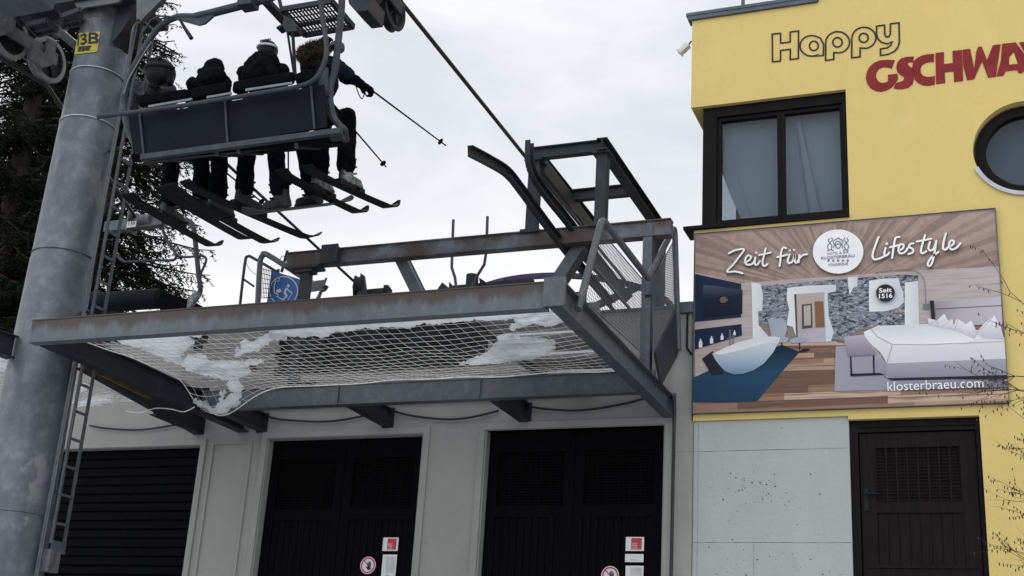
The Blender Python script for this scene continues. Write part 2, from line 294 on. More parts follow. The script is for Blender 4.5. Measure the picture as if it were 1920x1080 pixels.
def text_mesh(name, s, p0, wdt, hgt, m, parent, xd=(1,0,0), yd=(0,0,1), nrm=(0,-1,0), th=.003, offset=0, bold=0, shear=0, align='LEFT'):
    c = bpy.data.curves.new(name, 'FONT'); c.body = s; c.extrude = 0; c.offset = offset; c.shear = shear; c.resolution_u = 3
    t = bpy.data.objects.new(name, c); COL.objects.link(t)
    me0 = bpy.data.meshes.new_from_object(t.evaluated_get(bpy.context.evaluated_depsgraph_get())); bpy.data.objects.remove(t)
    vs = [v.co.copy() for v in me0.vertices]
    x0 = min(v.x for v in vs); x1 = max(v.x for v in vs); y0 = min(v.y for v in vs); y1 = max(v.y for v in vs)
    X, Y, Z, P = V3(xd), V3(yd), V3(nrm), V3(p0)
    sx = wdt/(x1-x0); sy = hgt/(y1-y0) if hgt else sx
    mb = MB(); n = len(vs); W_ = [P+X*((v.x-x0)*sx)+Y*((v.y-y0)*sy) for v in vs]
    fs = [tuple(p.vertices) for p in me0.polygons]
    ed = {}
    for f in fs:
        for i in range(len(f)):
            k = (f[i], f[(i+1)%len(f)]); ed[k] = 1
    side = [(a, b, b+n, a+n) for (a, b) in ed if (b, a) not in ed]
    mb.add(W_+[q+Z*th for q in W_], [tuple(n+i for i in f) for f in fs]+side)
    return mb.build(name, m, parent, recalc=False)
def ray_at(x, y, p0, dist):
    """point on the sight line (x,y) at distance dist beyond p0, the farther solution"""
    d = (_r*((x-960)/F_PX)+_u*((540-y)/F_PX)+_f).normalized(); p0 = V3(p0)
    b = d.dot(p0); c = p0.dot(p0)-dist*dist; q = b*b-c
    return d*(b+sqrt(max(q, 0)))
W = lambda x, y, Y=14: U(x, y, 'Y', Y)
YF = 14.0     # facade plane

# ================================================================== GROUND
gm = MB(); ys = [-300, -60, -10, 1, 5, 9, 12, 40, 120, 400]; zs = [-1.6, -1.6, -1.6, -1.55, -.6, .45, 1.22, 1.25, 1.3, 2]
xs = [-400, -100, -30, -15, -5, 0, 5, 15, 40, 400]
gm.add([(x, y, z) for y, z in zip(ys, zs) for x in xs], [(j*10+i, j*10+i+1, (j+1)*10+i+1, (j+1)*10+i) for j in range(9) for i in range(9)], True)
tag(gm.build('ground', 'snowground', recalc=False), kind='structure')

# ================================================================== YELLOW BUILDING
yb = thing('yellow_building', (-1, YF, 1.25), 'yellow rendered building with corner window, round window and dark side door', 'building')
XL, XW, XD0, XD1 = -3.50, -1.63, -1.71, -.37
ZR, ZWT, ZWB, ZY = 8.86, 7.62, 6.0, 3.64
w_ = MB()
w_.box((XL, YF, ZWT), (XW, YF+6, ZR))                         # band over the corner window
w_.box((XL+.06, YF, ZY), (XW, YF+6, ZWB-.03))                 # band behind the billboard
RX, RZ, RR = .30, 6.64, .56
w_.box((XW, YF, ZY), (RX-1, YF+6, 12)); w_.box((RX+1, YF, ZY-.0), (6, YF+6, 12))
w_.box((RX-1, YF, RZ+1), (RX+1, YF+6, 12)); w_.box((RX-1, YF, ZY), (RX+1, YF+6, RZ-1))
n = 64
sq = []
for k in range(n):
    a = 2*pi*k/n; c, s_ = cos(a), sin(a); q = 1/max(abs(c), abs(s_)); sq.append((RX+c*q, RZ+s_*q))
ci = [(RX+RR*cos(2*pi*k/n), RZ+RR*sin(2*pi*k/n)) for k in range(n)]
w_.add([(x, YF, z) for x, z in sq]+[(x, YF, z) for x, z in ci]+[(x, YF+.5, z) for x, z in ci],
       [(k, (k+1)%n, n+(k+1)%n, n+k) for k in range(n)]+[(n+k, n+(k+1)%n, 2*n+(k+1)%n, 2*n+k) for k in range(n)])
w_.box((XD1, YF, -2), (6, YF+6, ZY)); w_.box((XD0, YF, 3.60), (XD1, YF+6, ZY)); 
w_.box((XW-.29, YF+.001, ZR), (XW+.0, YF+6, 12))
w_.build('wall', 'yellow', yb)
lw_ = MB(); lw_.box((XL+.08, YF+.035, -2), (XD0, YF+6, ZY-.002))
m_ = MB()                                                      # formwork joints of the lower wall
for z in (3.29, 2.275): m_.box((XL+.09, YF+.033, z), (XD0-.01, YF+.04, z+.006))
m_.box((-3.37+.0, YF+.033, -1), (-3.365, YF+.04, 3.62)); m_.box((-2.75, YF+.033, -1), (-2.746, YF+.04, 2.27))
m_.build('formwork_joint', 'joint', yb)
rp_ = random.Random(8)       # blow holes in the cast concrete
for cx_, cz_, sx_, sz_, nn in ((-2.75, 2.86, .28, .16, 60), (-2.3, 2.75, .5, .4, 22), (-3.0, 2.05, .15, .12, 14), (-2.4, 2.0, .35, .15, 22), (-2.6, 3.0, .6, .4, 16), (-2.35, 3.5, .25, .05, 3)):
    for q in range(nn):
        x = cx_+rp_.gauss(0, sx_); z = cz_+rp_.gauss(0, sz_); r = rp_.choice((.003, .004, .005, .008)); e = rp_.uniform(.5, 1.6); t0 = rp_.uniform(0, 3)
        if -3.38 < x < XD0-.03 and z < 3.6: lw_.prism([(x+r*e*cos(t0+i), YF+.0352, z+r*sin(t0+i)) for i in (0, 1.1, 2.2, 3.3, 4.4, 5.4)], (0, -.0008, 0))
lwo = lw_.build('lower_wall', 'concrete2', yb); lwo.data.materials.append(M['blacktext'])
for p_ in lwo.data.polygons[6:]: p_.material_index = 1
c_ = MB(); c_.bar((XL-.05, YF+.04, ZR+.03), (-1.93, YF+.04, ZR+.03), .16, .07); c_.box((XL-.07, YF-.05, ZR+.05), (-1.90, YF+.2, ZR+.09))
c_.build('parapet_cap', 'cap', yb)
c_ = MB(); c_.box((XL-.06, YF-.06, ZWB-.028), (-3.05, YF+.3, ZWB+.01)); c_.box((-3.4, YF-.03, ZWB-.028), (XW, YF+.115, ZWB+.005)); c_.build('window_sill', 'frame', yb)
c_ = MB(); a = U(1393, 22, 'Y', 14.3); c_.cyl(a, a+V3((0, 0, 1.4)), .025, n=8); c_.build('roof_post', 'cap', yb)
# corner window
f_ = MB(); yw = YF+.11
def fr(x0, y0, x1, y1, ya, yb_):  # pixel rect on the window plane -> box
    p, q = W(x0, y0, yw), W(x1, y1, yw); f_.box((p.x, ya, p.z), (q.x, yb_, q.z))
wl, wr = -3.36, XW-.0
f_.box((wl, yw-.05, ZWB), (wl+.17, yw+.1, ZWT)); f_.box((wl+.17, yw-.048, ZWT-.14), (wr-.055, yw+.08, ZWT-.002)); f_.box((wl+.17, yw-.048, ZWB+.002), (wr-.055, yw+.08, ZWB+.07))
f_.box((wr-.055, yw-.05, ZWB), (wr, yw+.08, ZWT))
gx = [(-3.14, -2.46), (-2.37, -1.72)]
for (a, b) in gx:
    f_.box((a-.05, yw-.02, ZWB+.07), (a, yw+.06, ZWT-.14)); f_.box((b, yw-.02, ZWB+.07), (b+.045, yw+.06, ZWT-.14))
    f_.box((a, yw-.02, ZWT-.19), (b, yw+.06, ZWT-.14)); f_.box((a, yw-.02, ZWB+.07), (b, yw+.06, ZWB+.11))
f_.box((wl, yw+.1, ZWB), (wl+.12, yw+.2, ZWT)); f_.box((wl, yw+1.9, ZWB), (wl+.12, yw+2.05, ZWT)); f_.box((wl, yw+.2, ZWB), (wl+.1, yw+1.9, ZWB+.1)); f_.box((wl, yw+.2, ZWT-.14), (wl+.1, yw+1.9, ZWT))
win = f_.build('window', 'frame', yb)
for a, b in gx:
    g = MB(); g.box((a, yw+.02, ZWB+.11), (b, yw+.03, ZWT-.19)); g.build('pane', 'glass', win)
g = MB(); g.box((wl+.04, yw+.2, ZWB+.1), (wl+.05, yw+1.9, ZWT-.14)); g.build('pane', 'glass', win)
g = MB()
def cw(x, y, Y): return W(x, y, Y)
Yq = yw+.16
g.prism([cw(*p, Yq) for p in ((1350,205),(1460,195),(1460,425),(1402,430),(1376,370),(1350,318))], (0, .02, 0)); g.prism([cw(*p, Yq+.03) for p in ((1458,190),(1600,170),(1600,420),(1458,430))], (0, .02, 0)); g.build('reflection_sheet', 'reflection_sheet', yb)  # added sheets give the panes their reflected tone, cut open at lower left
g = MB(); g.prism([cw(*p, Yq-.03) for p in ((1358,262),(1372,300),(1412,425),(1396,425),(1368,362),(1356,330))], (0, .01, 0)); g.prism([cw(*p, Yq-.02) for p in ((1495,232),(1500,228),(1538,402),(1520,404))], (0, .01, 0)); g.build('reflection_streak', 'reflection_sheet', yb)  # diagonal strips imitating sky reflections in the panes
g = MB(); g.box((-3.2, yw+2.1, ZWB), (XW+.3, yw+2.2, ZWT)); g.build('inner_wall', 'plate', yb)
# round window
g = MB(); R1, R2 = .54, .43
vs = []
for rr, yy in ((R1, YF+.16), (R1, YF+.10), (R2, YF+.10), (R2, YF+.2)): vs += [(RX+rr*cos(2*pi*k/n), yy, RZ+rr*sin(2*pi*k/n)) for k in range(n)]
g.add(vs, [(j*n+k, j*n+(k+1)%n, (j+1)*n+(k+1)%n, (j+1)*n+k) for j in range(3) for k in range(n)])
rw = g.build('round_window', 'frame', yb)
g = MB(); g.prism([(RX+(R2+.01)*cos(2*pi*k/n), YF+.15, RZ+(R2+.01)*sin(2*pi*k/n)) for k in range(n)], (0, .01, 0)); g.build('pane', 'glass', rw)
g = MB(); g.box((RX-.5, YF+.35, RZ-.5), (RX+.5, YF+.37, RZ+.5)); g.build('blind', 'blind', rw)
g = MB(); P = [(RX+(RR+.015)*cos(t), YF-.012, RZ+(RR+.015)*sin(t)) for t in [pi*1.12+i*pi*.76/30 for i in range(31)]]
ribbon(g, P, .045, (0, -1, 0), .02); g.build('drip_sill', 'alu', rw)
# side door
d_ = MB(); yd = YF+.07
d_.box((XD0, yd, -2), (XD0+.09, yd+.1, 3.6)); d_.box((XD1-.05, yd, -2), (XD1, yd+.1, 3.6)); d_.box((XD0+.09, yd+.002, 3.47), (XD1-.05, yd+.1, 3.598))
d_.box((XD0+.09, yd-.015, 3.52), (XD1-.05, yd+.002, 3.535))
dr = d_.build('door_frame', 'frame', yb)
lf = MB(); X0, X1 = XD0+.10, XD1-.06; yl = yd+.03
lf.box((X0, yl+.03, 1.3), (X1, yl+.05, 3.46)); lf.box((XD0+.01, yl+.08, 1.2), (XD1-.003, yl+.1, 3.59))
lf.box((X0, yl, 1.3), (X0+.16, yl+.03, 3.46)); lf.box((X1-.16, yl, 1.3), (X1, yl+.03, 3.46)); lf.box((X0+.16, yl, 3.30), (X1-.16, yl+.03, 3.46))
lf.box((X0+.16, yl, 2.60), (X1-.16, yl+.03, 2.72)); lf.box((X0+.04, yl-.012, 2.025), (X1-.05, yl, 2.055)); lf.box((X0+.16, yl, 1.9), (X1-.16, yl+.03, 2.02))
nb = 8; bw = (X1-X0-.32)/nb
for i in range(nb+1): lf.box((X0+.16+i*bw-.006, yl+.012, 2.72), (X0+.16+i*bw+.012, yl+.03, 3.30))
for i in range(nb): lf.box((X0+.165+i*bw, yl+.018, 2.02), (X0+.155+(i+1)*bw, yl+.03, 2.60)); lf.box((X0+.165+i*bw, yl+.018, 1.3), (X0+.155+(i+1)*bw, yl+.03, 1.9))
leaf = lf.build('door', 'doorwood', yb)
lv = MB()
for i in range(nb):
    for k in range(16):
        z = 2.73+k*.0358
        lv.add([(X0+.17+i*bw, yl+.014, z), (X0+.15+(i+1)*bw, yl+.014, z), (X0+.15+(i+1)*bw, yl+.029, z+.026), (X0+.17+i*bw, yl+.029, z+.026)], [(0, 1, 2, 3)])
lv.build('louvre', 'doorwood', leaf)
h_ = MB(); h_.box((X0+.03, yl-.012, 2.62), (X0+.075, yl, 2.86)); h_.cyl((X0+.052, yl-.01, 2.80), (X0+.052, yl-.055, 2.80), .011, n=10); h_.cyl((X0+.052, yl-.052, 2.80), (X0+.19, yl-.052, 2.795), .011, n=10); h_.build('handle', 'blacksteel', leaf)

# flood lamp on the roof corner
fl = thing('flood_lamp', W(1292, 84, 14.2), 'small white flood lamp bracketed to the upper left edge of the yellow wall', 'lamp')
m_ = MB(); p, q = W(1286, 92, 14.15), W(1280, 95, 14.1)
m_.tube([V3((XL, 14.2, W(1297, 78, 14.2).z)), V3((XL-.06, 14.18, W(1292, 80, 14.2).z)), p], .012); m_.build('bracket', 'cap', fl)
m_ = MB(); a, b = W(1291, 84, 14.1), W(1276, 98, 14.1); d = (b-a); m_.bar(a, b, .06, .09, (0, 1, 0)); m_.bar(b, b+d*.12, .075, .11, (0,1,0)); m_.build('lamp_head', 'white', fl)

# ================================================================== LETTERING
hp = thing('wall_lettering', (-1.9, YF-.02, 8.0), 'black outlined word Happy painted high on the yellow wall', 'lettering')
Lz = lambda x, y, Y=YF-.004: U(1280+x/3, y/3, 'Y', Y)
def outline(loops, par):
    m_ = MB()
    for lp in loops: ribbon(m_, [Lz(*p) for p in lp], .019, (0, -1, 0), .004, True)
    m_.build('letter', 'blacktext', par)
def arc(cx, cy, rx, ry, a0, a1, k=10): return [(cx+rx*cos(radians(a0+(a1-a0)*i/k)), cy+ry*sin(radians(a0+(a1-a0)*i/k))) for i in range(k+1)]
outline([[(504,192),(551,187),(551,243),(605,236),(605,180),(652,174),(651,329),(605,335),(606,277),(551,284),(550,343),(506,348)]], hp)
outline([arc(726,258,66,58,55,300,16)+[(775,215),(793,250),(791,312),(746,316)], arc(738,258,25,27,0,350,12)], hp)
outline([arc(872,238,67,60,-170,80,16)+[(850,296),(850,334),(804,340),(805,238)], arc(871,238,27,27,0,350,12)], hp)
outline([arc(1020,213,67,60,-170,80,16)+[(998,270),(998,320),(951,325),(952,213)], arc(1018,213,26,26,0,350,12)], hp)
outline([[(1091,147),(1136,141),(1137,195),(1145,208),(1160,206),(1168,192),(1169,134),(1217,128),(1219,240),(1210,268),(1190,290),(1155,306),(1113,312),(1113,275),(1150,270),(1170,255),(1178,236),(1150,247),(1118,238),(1098,218),(1091,195)]], hp)
gl = thing('wall_lettering', (-.9, YF-.02, 7.7), 'dark red capital letters GSCHWA running off to the right on the yellow wall', 'lettering')
def solid(lps):
    m_ = MB()
    for lp in lps: m_.prism([Lz(p[0], p[1], YF-.001) for p in lp], (0, -.008, 0))
    m_.build('letter', 'darkred', gl)
solid([[(1193,340),(1176,388),(1158,380),(1130,378),(1106,388),(1090,408),(1087,432),(1097,455),(1118,468),(1140,466),(1155,458),(1155,422),(1208,416),(1212,444),(1196,470),(1178,492),(1150,508),(1118,517),(1090,514),(1058,498),(1038,470),(1031,438),(1036,405),(1052,376),(1078,354),(1110,341),(1150,337)]])
solid([[(1300,319),(1297,352),(1281,350),(1268,353),(1265,363),(1275,373),(1296,388),(1303,414),(1302,445),(1292,475),(1270,494),(1236,502),(1208,502),(1187,498),(1200,468),(1220,463),(1238,456),(1247,444),(1243,432),(1225,422),(1208,406),(1202,380),(1208,352),(1228,330),(1262,321)]])
solid([[(1414,304),(1413,350),(1388,350),(1366,355),(1346,368),(1338,388),(1340,412),(1354,428),(1378,434),(1402,432),(1419,427),(1418,476),(1388,483),(1352,481),(1322,466),(1306,446),(1302,412),(1290,388),(1296,352),(1312,332),(1342,315),(1375,307)]])
solid([[(1422,300),(1470,294),(1470,362),(1520,356),(1518,288),(1571,282),(1578,456),(1527,462),(1524,402),(1474,408),(1477,468),(1426,474)]])
solid([[(1574,281),(1617,276),(1640,388),(1651,296),(1661,266),(1682,262),(1712,340),(1745,256),(1788,250),(1762,432),(1718,438),(1684,345),(1640,446),(1600,452),(1578,370)]])
solid([[(1797,248),(1874,240),(1922,306),(1922,400),(1906,414),(1888,410),(1881,394),(1816,402),(1804,426),(1766,431),(1790,340)][:11]])
solid([[(1893,240),(1940,234),(1985,310),(1988,228),(2036,222),(2040,402),(1996,408),(1940,322),(1944,412),(1925,414),(1925,300)]])
gl.children[-2]  # the A carries its counter as the wall's own colour below
m_ = MB(); m_.prism([Lz(p[0], p[1], YF-.010) for p in [(1839,322),(1862,296),(1884,358),(1836,364)]], (0, -.001, 0)); m_.build('letter_counter', 'yellow', gl)

# ================================================================== BILLBOARD
bb = thing('billboard', (-1.75, YF-.03, 3.71), 'large printed billboard of a hotel bedroom with bathtub on the yellow wall', 'billboard')
bx0, bx1, bz0, bz1 = -3.415, -.07, 3.715, 5.905
YB = YF-.045
m_ = MB(); m_.box((bx0, YB, bz0), (bx1, YF-.001, bz1)); m_.build('panel', 'pw_ceiling', bb)
m_ = MB()
for a, b in (((bx0-.006, YB-.012, bz0-.006), (bx1+.006, YF-.002, bz0)), ((bx0-.006, YB-.012, bz1), (bx1+.006, YF-.002, bz1+.006)), ((bx0-.006, YB-.012, bz0), (bx0, YF-.002, bz1)), ((bx1, YB-.012, bz0), (bx1+.006, YF-.002, bz1))): m_.box(a, b)
m_.build('frame', 'cap', bb)
LAY = [0]
def Bp(x, y):
    p = U(1280+x/3, 380+y/3, 'Y', YB); return V3((min(max(p.x, bx0+.001), bx1-.001), YB, min(max(p.z, bz0+.001), bz1-.001)))
def pic(name, poly, m, lay=None):
    LAY[0] += 1; l = LAY[0]*.00035
    mb = MB(); P = [Bp(*p)-V3((0, l, 0)) for p in poly]; mb.prism(P, (0, -.00028, 0))
    return mb.build(name, m, bb)
def picmany(name, polys, m):
    LAY[0] += 1; l = LAY[0]*.00035; mb = MB()
    for poly in polys: mb.prism([Bp(*p)-V3((0, l, 0)) for p in poly], (0, -.00028, 0))
    return mb.build(name, m, bb)
def bstroke(name, strokes, wpx, m, sm=5):
    mb = MB()
    for P in strokes:
        LAY[0] += 1; l = LAY[0]*.00035
        Q = smooth_pts([Bp(*p)-V3((0, l, 0)) for p in P], sm) if sm > 1 else [Bp(*p)-V3((0, l, 0)) for p in P]
        ribbon(mb, Q, wpx/3*.00585, (0, -1, 0), .0006)
        for e in (Q[0], Q[-1]): mb.prism([e+V3((cos(2*pi*i/10), 0, sin(2*pi*i/10)))*(wpx/6*.00585) for i in range(10)], (0, -.0008, 0))
    return mb.build(name, m, bb)
E_ = lambda cx, cy, rx, ry, k=28: [(cx+rx*cos(2*pi*i/k), cy+ry*sin(2*pi*i/k)) for i in range(k)]
# ceiling boards fan out: dark joints
rndp = random.Random(4)
for k_, nm in enumerate(('a', 'b', 'c', 'd')): M['plank'+nm] = layered('print: plank tone '+nm, ((.36,.265,.225), (.33,.24,.205), (.39,.29,.25), (.27,.19,.165))[k_], [((.22,.15,.13), 9, .5, .65, (1, 1, 1), .5), ((.04,.03,.035), 22, .69, .72, (1, 1, 1), .9), ((.50,.40,.36), 6, .58, .75, (1, 1, 1), .4)], rough=.6, bump=0, spec=.12)
for k_, nm in enumerate(('a', 'b', 'c', 'd')): M['floor'+nm] = layered('print: floor plank '+nm, ((.42,.28,.20), (.30,.18,.125), (.52,.38,.29), (.17,.10,.07))[k_], [((.10,.06,.05), 3, .52, .64, (.3, 1, 9), .7), ((.5,.40,.34), 4, .6, .75, (.3, 1, 8), .5)], rough=.6, bump=0, spec=.12)
VPx, VPy = 860, 520
def hit(ang):
    dx, dy = cos(ang), sin(ang); best = 1e9
    for (ax, ay, bx_, by_) in ((74, 191, 1756, 45), (74, 191, 72, 520), (1756, 45, 1772, 520)):
        ex, ey = bx_-ax, by_-ay; den = dx*ey-dy*ex
        if abs(den) < 1e-6: continue
        t = ((ax-VPx)*ey-(ay-VPy)*ex)/den; u = ((ax-VPx)*dy-(ay-VPy)*dx)/den
        if t > 0 and -.02 <= u <= 1.02: best = min(best, t)
    return (VPx+dx*best, VPy+dy*best)
tone = {k: [] for k in 'abcd'}; ang = pi*1.005; last = None
while ang < pi*1.995:
    da = .020+.012*rndp.random()+.018*abs(sin(ang))**2; P_, Q_ = hit(ang), hit(min(ang+da, pi*1.995)); k_ = rndp.choice([c for c in 'abcd' if c != last]); last = k_
    m0 = rndp.uniform(.3, .8)
    for (s0, s1, kk) in ((.12, m0, k_), (m0, 1, rndp.choice('abcd'))):
        f = lambda p, t: (VPx+(p[0]-VPx)*t, VPy+(p[1]-VPy)*t); tone[kk].append([f(P_, s0), f(P_, s1), f(Q_, s1), f(Q_, s0)])
    ang += da
for k_ in 'abcd':
    if tone[k_]: picmany('printed_ceiling', tone[k_], 'plank'+k_)
J = []
for x0, y0, x1, y1 in [(80,205,500,440),(140,195,560,435),(230,188,640,430),(330,178,700,425),(470,165,760,420),(600,150,800,415),(700,140,830,412),(80,260,440,440),(80,320,400,445),(850,125,870,410),(960,115,925,408),(1080,105,985,405),(1200,92,1040,400),(1330,82,1100,396),(1460,72,1150,392),(1600,60,1200,388),(1750,48,1250,384),(1760,120,1290,382),(1765,200,1310,386),(1775,270,1330,392)]:
    dx, dy = x1-x0, y1-y0; l = hypot(dx, dy); a, b = -dy/l*.75, dx/l*.75
    J.append([(x0+a, y0+b), (x1+a*.5, y1+b*.5), (x1-a*.5, y1-b*.5), (x0-a, y0-b)])
picmany('printed_board_joint', J[:0] or [[(300,230),(302,229),(640,404),(638,405)]], 'pshadow')
pic('printed_wall', [(70,392),(330,455),(392,448),(392,770),(70,1010)], 'pw_wall')
pic('printed_wall', [(1240,395),(1330,380),(1790,360),(1800,660),(1380,690),(1240,700)], 'pw_wall')
pic('printed_floor', [(60,1075),(70,1180),(1840,1110),(1840,1000),(1100,980),(900,780),(640,790),(420,790)], 'pw_floor')
yr = [780,790,803,820,842,868,900,938,980,1022,1062,1098,1140,1185]; ft = {k: [] for k in 'abcd'}
for i_ in range(len(yr)-1):
    x_ = 70-rndp.uniform(0, 300)
    while x_ < 1836:
        xe_ = x_+rndp.uniform(.6, 1.4)*(150+i_*45); a_, b_ = max(70, x_), min(1836, xe_); sl = -.045*(i_/12)
        if b_ > a_+4: ft[rndp.choice('abcd')].append([(a_, yr[i_]+sl*(a_-900)), (b_, yr[i_]+sl*(b_-900)), (b_, yr[i_+1]+sl*(b_-900)), (a_, yr[i_+1]+sl*(a_-900))])
        x_ = xe_
for k_ in 'abcd': picmany('printed_floor', ft[k_], 'floor'+k_)
pic('printed_wall', [(70,760),(392,748),(540,790),(180,935),(70,985)], 'pw_wall')
FJ = [[(x0, y0), (x1, y1), (x1, y1+1.6), (x0, y0+1.6)] for x0, y0, x1, y1 in [(600,880,860,872),(560,925,856,915),(520,985,852,972),(470,1045,850,1030),(640,845,862,838),(430,1085,1835,1040),(90,1130,1835,1075)]]
picmany('printed_floor_joint', FJ, 'pshadow')
pic('printed_floor_mat', [(60,985),(180,930),(560,800),(660,840),(560,950),(420,1118),(300,1125),(60,1125)], 'pteal')
pic('printed_stone_wall', [(420,462),(925,422),(985,415),(1250,405),(1325,400),(1325,440),(1250,450),(1250,690),(1040,700),(940,740),(935,785),(800,785),(620,700),(430,680)], 'pstone')
pic('printed_beam', [(388,448),(930,410),(1250,388),(1325,402),(1325,412),(1250,405),(925,428),(420,470)], 'pw_wall')
pic('printed_plaster', [(388,448),(440,460),(452,520),(448,610),(425,612),(428,690),(490,760),(395,775)], 'pplaster')
pic('printed_plaster', [(590,480),(700,468),(862,462),(862,500),(815,510),(822,640),(850,730),(835,780),(806,785),(796,505),(628,516),(640,760),(620,700),(585,690),(600,600),(585,540)], 'pplaster')
pic('printed_plaster', [(1050,440),(1120,430),(1215,425),(1225,470),(1240,500),(1245,560),(1215,590),(1140,612),(1050,615),(1048,520)], 'pplaster')
pic('printed_plaster', [(1250,452),(1325,440),(1330,690),(1250,690)], 'pplaster')
pic('printed_plaster', [(928,422),(984,416),(984,470),(960,480),(940,520),(932,470)], 'pplaster')
pic('printed_hallway', [(628,516),(796,505),(806,785),(640,790)], 'phall')
pic('printed_hall_floor', [(640,735),(802,705),(806,785),(640,790)], 'plilac')
pic('printed_hall_frame', [(628,516),(640,515),(648,760),(640,764)], 'pshadow')
pic('printed_hall_cabinet', [(670,575),(728,568),(732,705),(672,712)], 'pshadow')
pic('printed_hall_picture', [(682,582),(720,578),(722,690),(684,694)], 'phall')
pic('printed_hall_door', [(742,558),(792,556),(800,702),(748,704)], 'pdoor')
pic('printed_tv_niche', [(70,402),(330,458),(330,645),(70,672)], 'pnavy')
pic('printed_television', [(117,462),(338,492),(336,626),(117,652)], 'ptv')
pic('printed_shelf', [(70,716),(332,684),(334,748),(70,828)], 'pnavy')
for x in (102, 164, 223, 293):
    s = 1-(x-100)/600
    pic('printed_bottle', [(x-10*s,818-(x-100)*.36),(x-10*s,785-(x-100)*.27),(x-4*s,778-(x-100)*.27),(x-4*s,768-(x-100)*.25),(x+4*s,768-(x-100)*.25),(x+4*s,778-(x-100)*.27),(x+10*s,785-(x-100)*.27),(x+10*s,816-(x-100)*.36)], 'ptubin')
picmany('printed_tap', [[(264,718),(272,718),(272,804),(264,804)], [(252,762),(296,752),(296,758),(252,768)], [(282,740),(288,740),(288,800),(282,800)]], 'pink')
pic('printed_tub_shadow', [(110,880),(170,835),(230,960),(165,970)], 'pdark')
pic('printed_armchair', [(480,658),(560,652),(580,665),(590,715),(575,755),(500,750)], 'pchair')
pic('printed_armchair_seat', [(495,748),(570,752),(600,765),(585,788),(520,790)], 'pchair')
pic('printed_footstool', [(600,775),(640,758),(700,762),(708,770),(670,790),(610,790)], 'pchair')
picmany('printed_chair_foot', [[(655,790),(662,790),(662,828),(655,828)], [(555,788),(562,788),(562,820),(555,820)], [(648,845),(680,822),(720,824),(700,840)]], 'pdark')
pic('printed_bathtub', [(168,850),(300,820),(548,758),(545,780),(510,845),(460,905),(400,945),(340,965),(290,968),(240,950),(205,912),(182,880)], 'ptub')
pic('printed_bathtub_inside', [(176,850),(230,822),(320,785),(430,758),(520,754),(545,764),(470,790),(330,830),(220,856)], 'ptubin')
pic('printed_rug', [(862,812),(1020,800),(1140,990),(1760,1000),(1835,1005),(1835,1040),(855,1062)], 'prug')
pic('printed_headboard', [(1425,560),(1790,530),(1800,690),(1640,690),(1425,660)], 'phead')
pic('printed_bed_side', [(1040,840),(1150,900),(1820,880),(1825,975),(1145,990),(1075,900)], 'pbedside')
pic('printed_bed_side', [(1020,735),(1145,905),(1145,990),(1085,905),(1030,800)], 'pbedside')
pic('printed_bed_shadow', [(1145,990),(1825,972),(1825,990),(1175,1004)], 'pdark')
pic('printed_mattress', [(1020,730),(1100,695),(1380,686),(1640,715),(1810,760),(1820,880),(1150,908),(1118,850),(1030,770)], 'pbed')
pic('printed_duvet', [(1060,712),(1120,694),(1380,686),(1640,720),(1700,760),(1560,795),(1180,806),(1110,740)], 'ptubin')
for p in ([(1378,652),(1430,665),(1472,628),(1500,680),(1440,705),(1385,695)], [(1440,690),(1518,655),(1530,722),(1450,708)], [(1518,700),(1545,655),(1600,690),(1580,740),(1530,724)], [(1570,705),(1625,665),(1655,735),(1640,768),(1580,745)], [(1645,738),(1700,680),(1752,636),(1790,700),(1808,772),(1700,765)]): pic('printed_pillow', p, 'ppillow')
bstroke('printed_fold', [[(1385,690),(1428,668),(1440,704)],[(1450,707),(1470,690),(1518,658)],[(1530,722),(1540,690),(1548,660)],[(1640,766),(1655,735),(1626,668)],[(1655,732),(1705,690),(1750,640)],[(1060,712),(1180,800),(1560,792)],[(1180,806),(1150,905)],[(1560,795),(1810,782)]], 3, 'phead', 2)
pic('printed_headboard_line', [(1428,600),(1792,580),(1792,583),(1428,603)], 'pshadow')
pic('printed_bench', [(908,758),(1020,745),(1090,850),(1085,862),(930,868)], 'pbench')
picmany('printed_bench_leg', [[(942,868),(950,868),(956,978),(946,978)], [(1070,862),(1080,862),(1082,966),(1074,966)], [(946,966),(1110,960),(1140,972),(950,980)]], 'pdark')
pic('printed_lamp', [(1352,574),(1388,572),(1388,600),(1352,602)], 'pink')
pic('printed_lamp_bracket', [(1390,556),(1414,554),(1420,660),(1400,655)], 'pdark')
bstroke('printed_lamp_wire', [[(1085,398),(1180,386),(1270,380),(1330,400),(1358,440),(1366,500),(1368,574)]], 4, 'pink')
Z1 = [[(262,290),(300,272),(348,268),(318,312),(285,355),(252,392),(300,392),(340,402)], [(352,340),(375,330),(388,310),(370,302),(354,325),(362,352),(392,350),(408,330)],
      [(412,312),(408,345),(420,355),(436,335)], [(470,262),(458,310),(452,345),(462,362),(480,350)], [(432,300),(498,286)],
      [(585,262),(568,258),(556,285),(552,325),(548,362)], [(534,312),(590,298)],
      [(604,296),(594,330),(602,346),(622,332),(634,296),(632,330),(642,344),(652,330)], [(660,300),(655,340)], [(658,318),(680,300),(702,296)]]
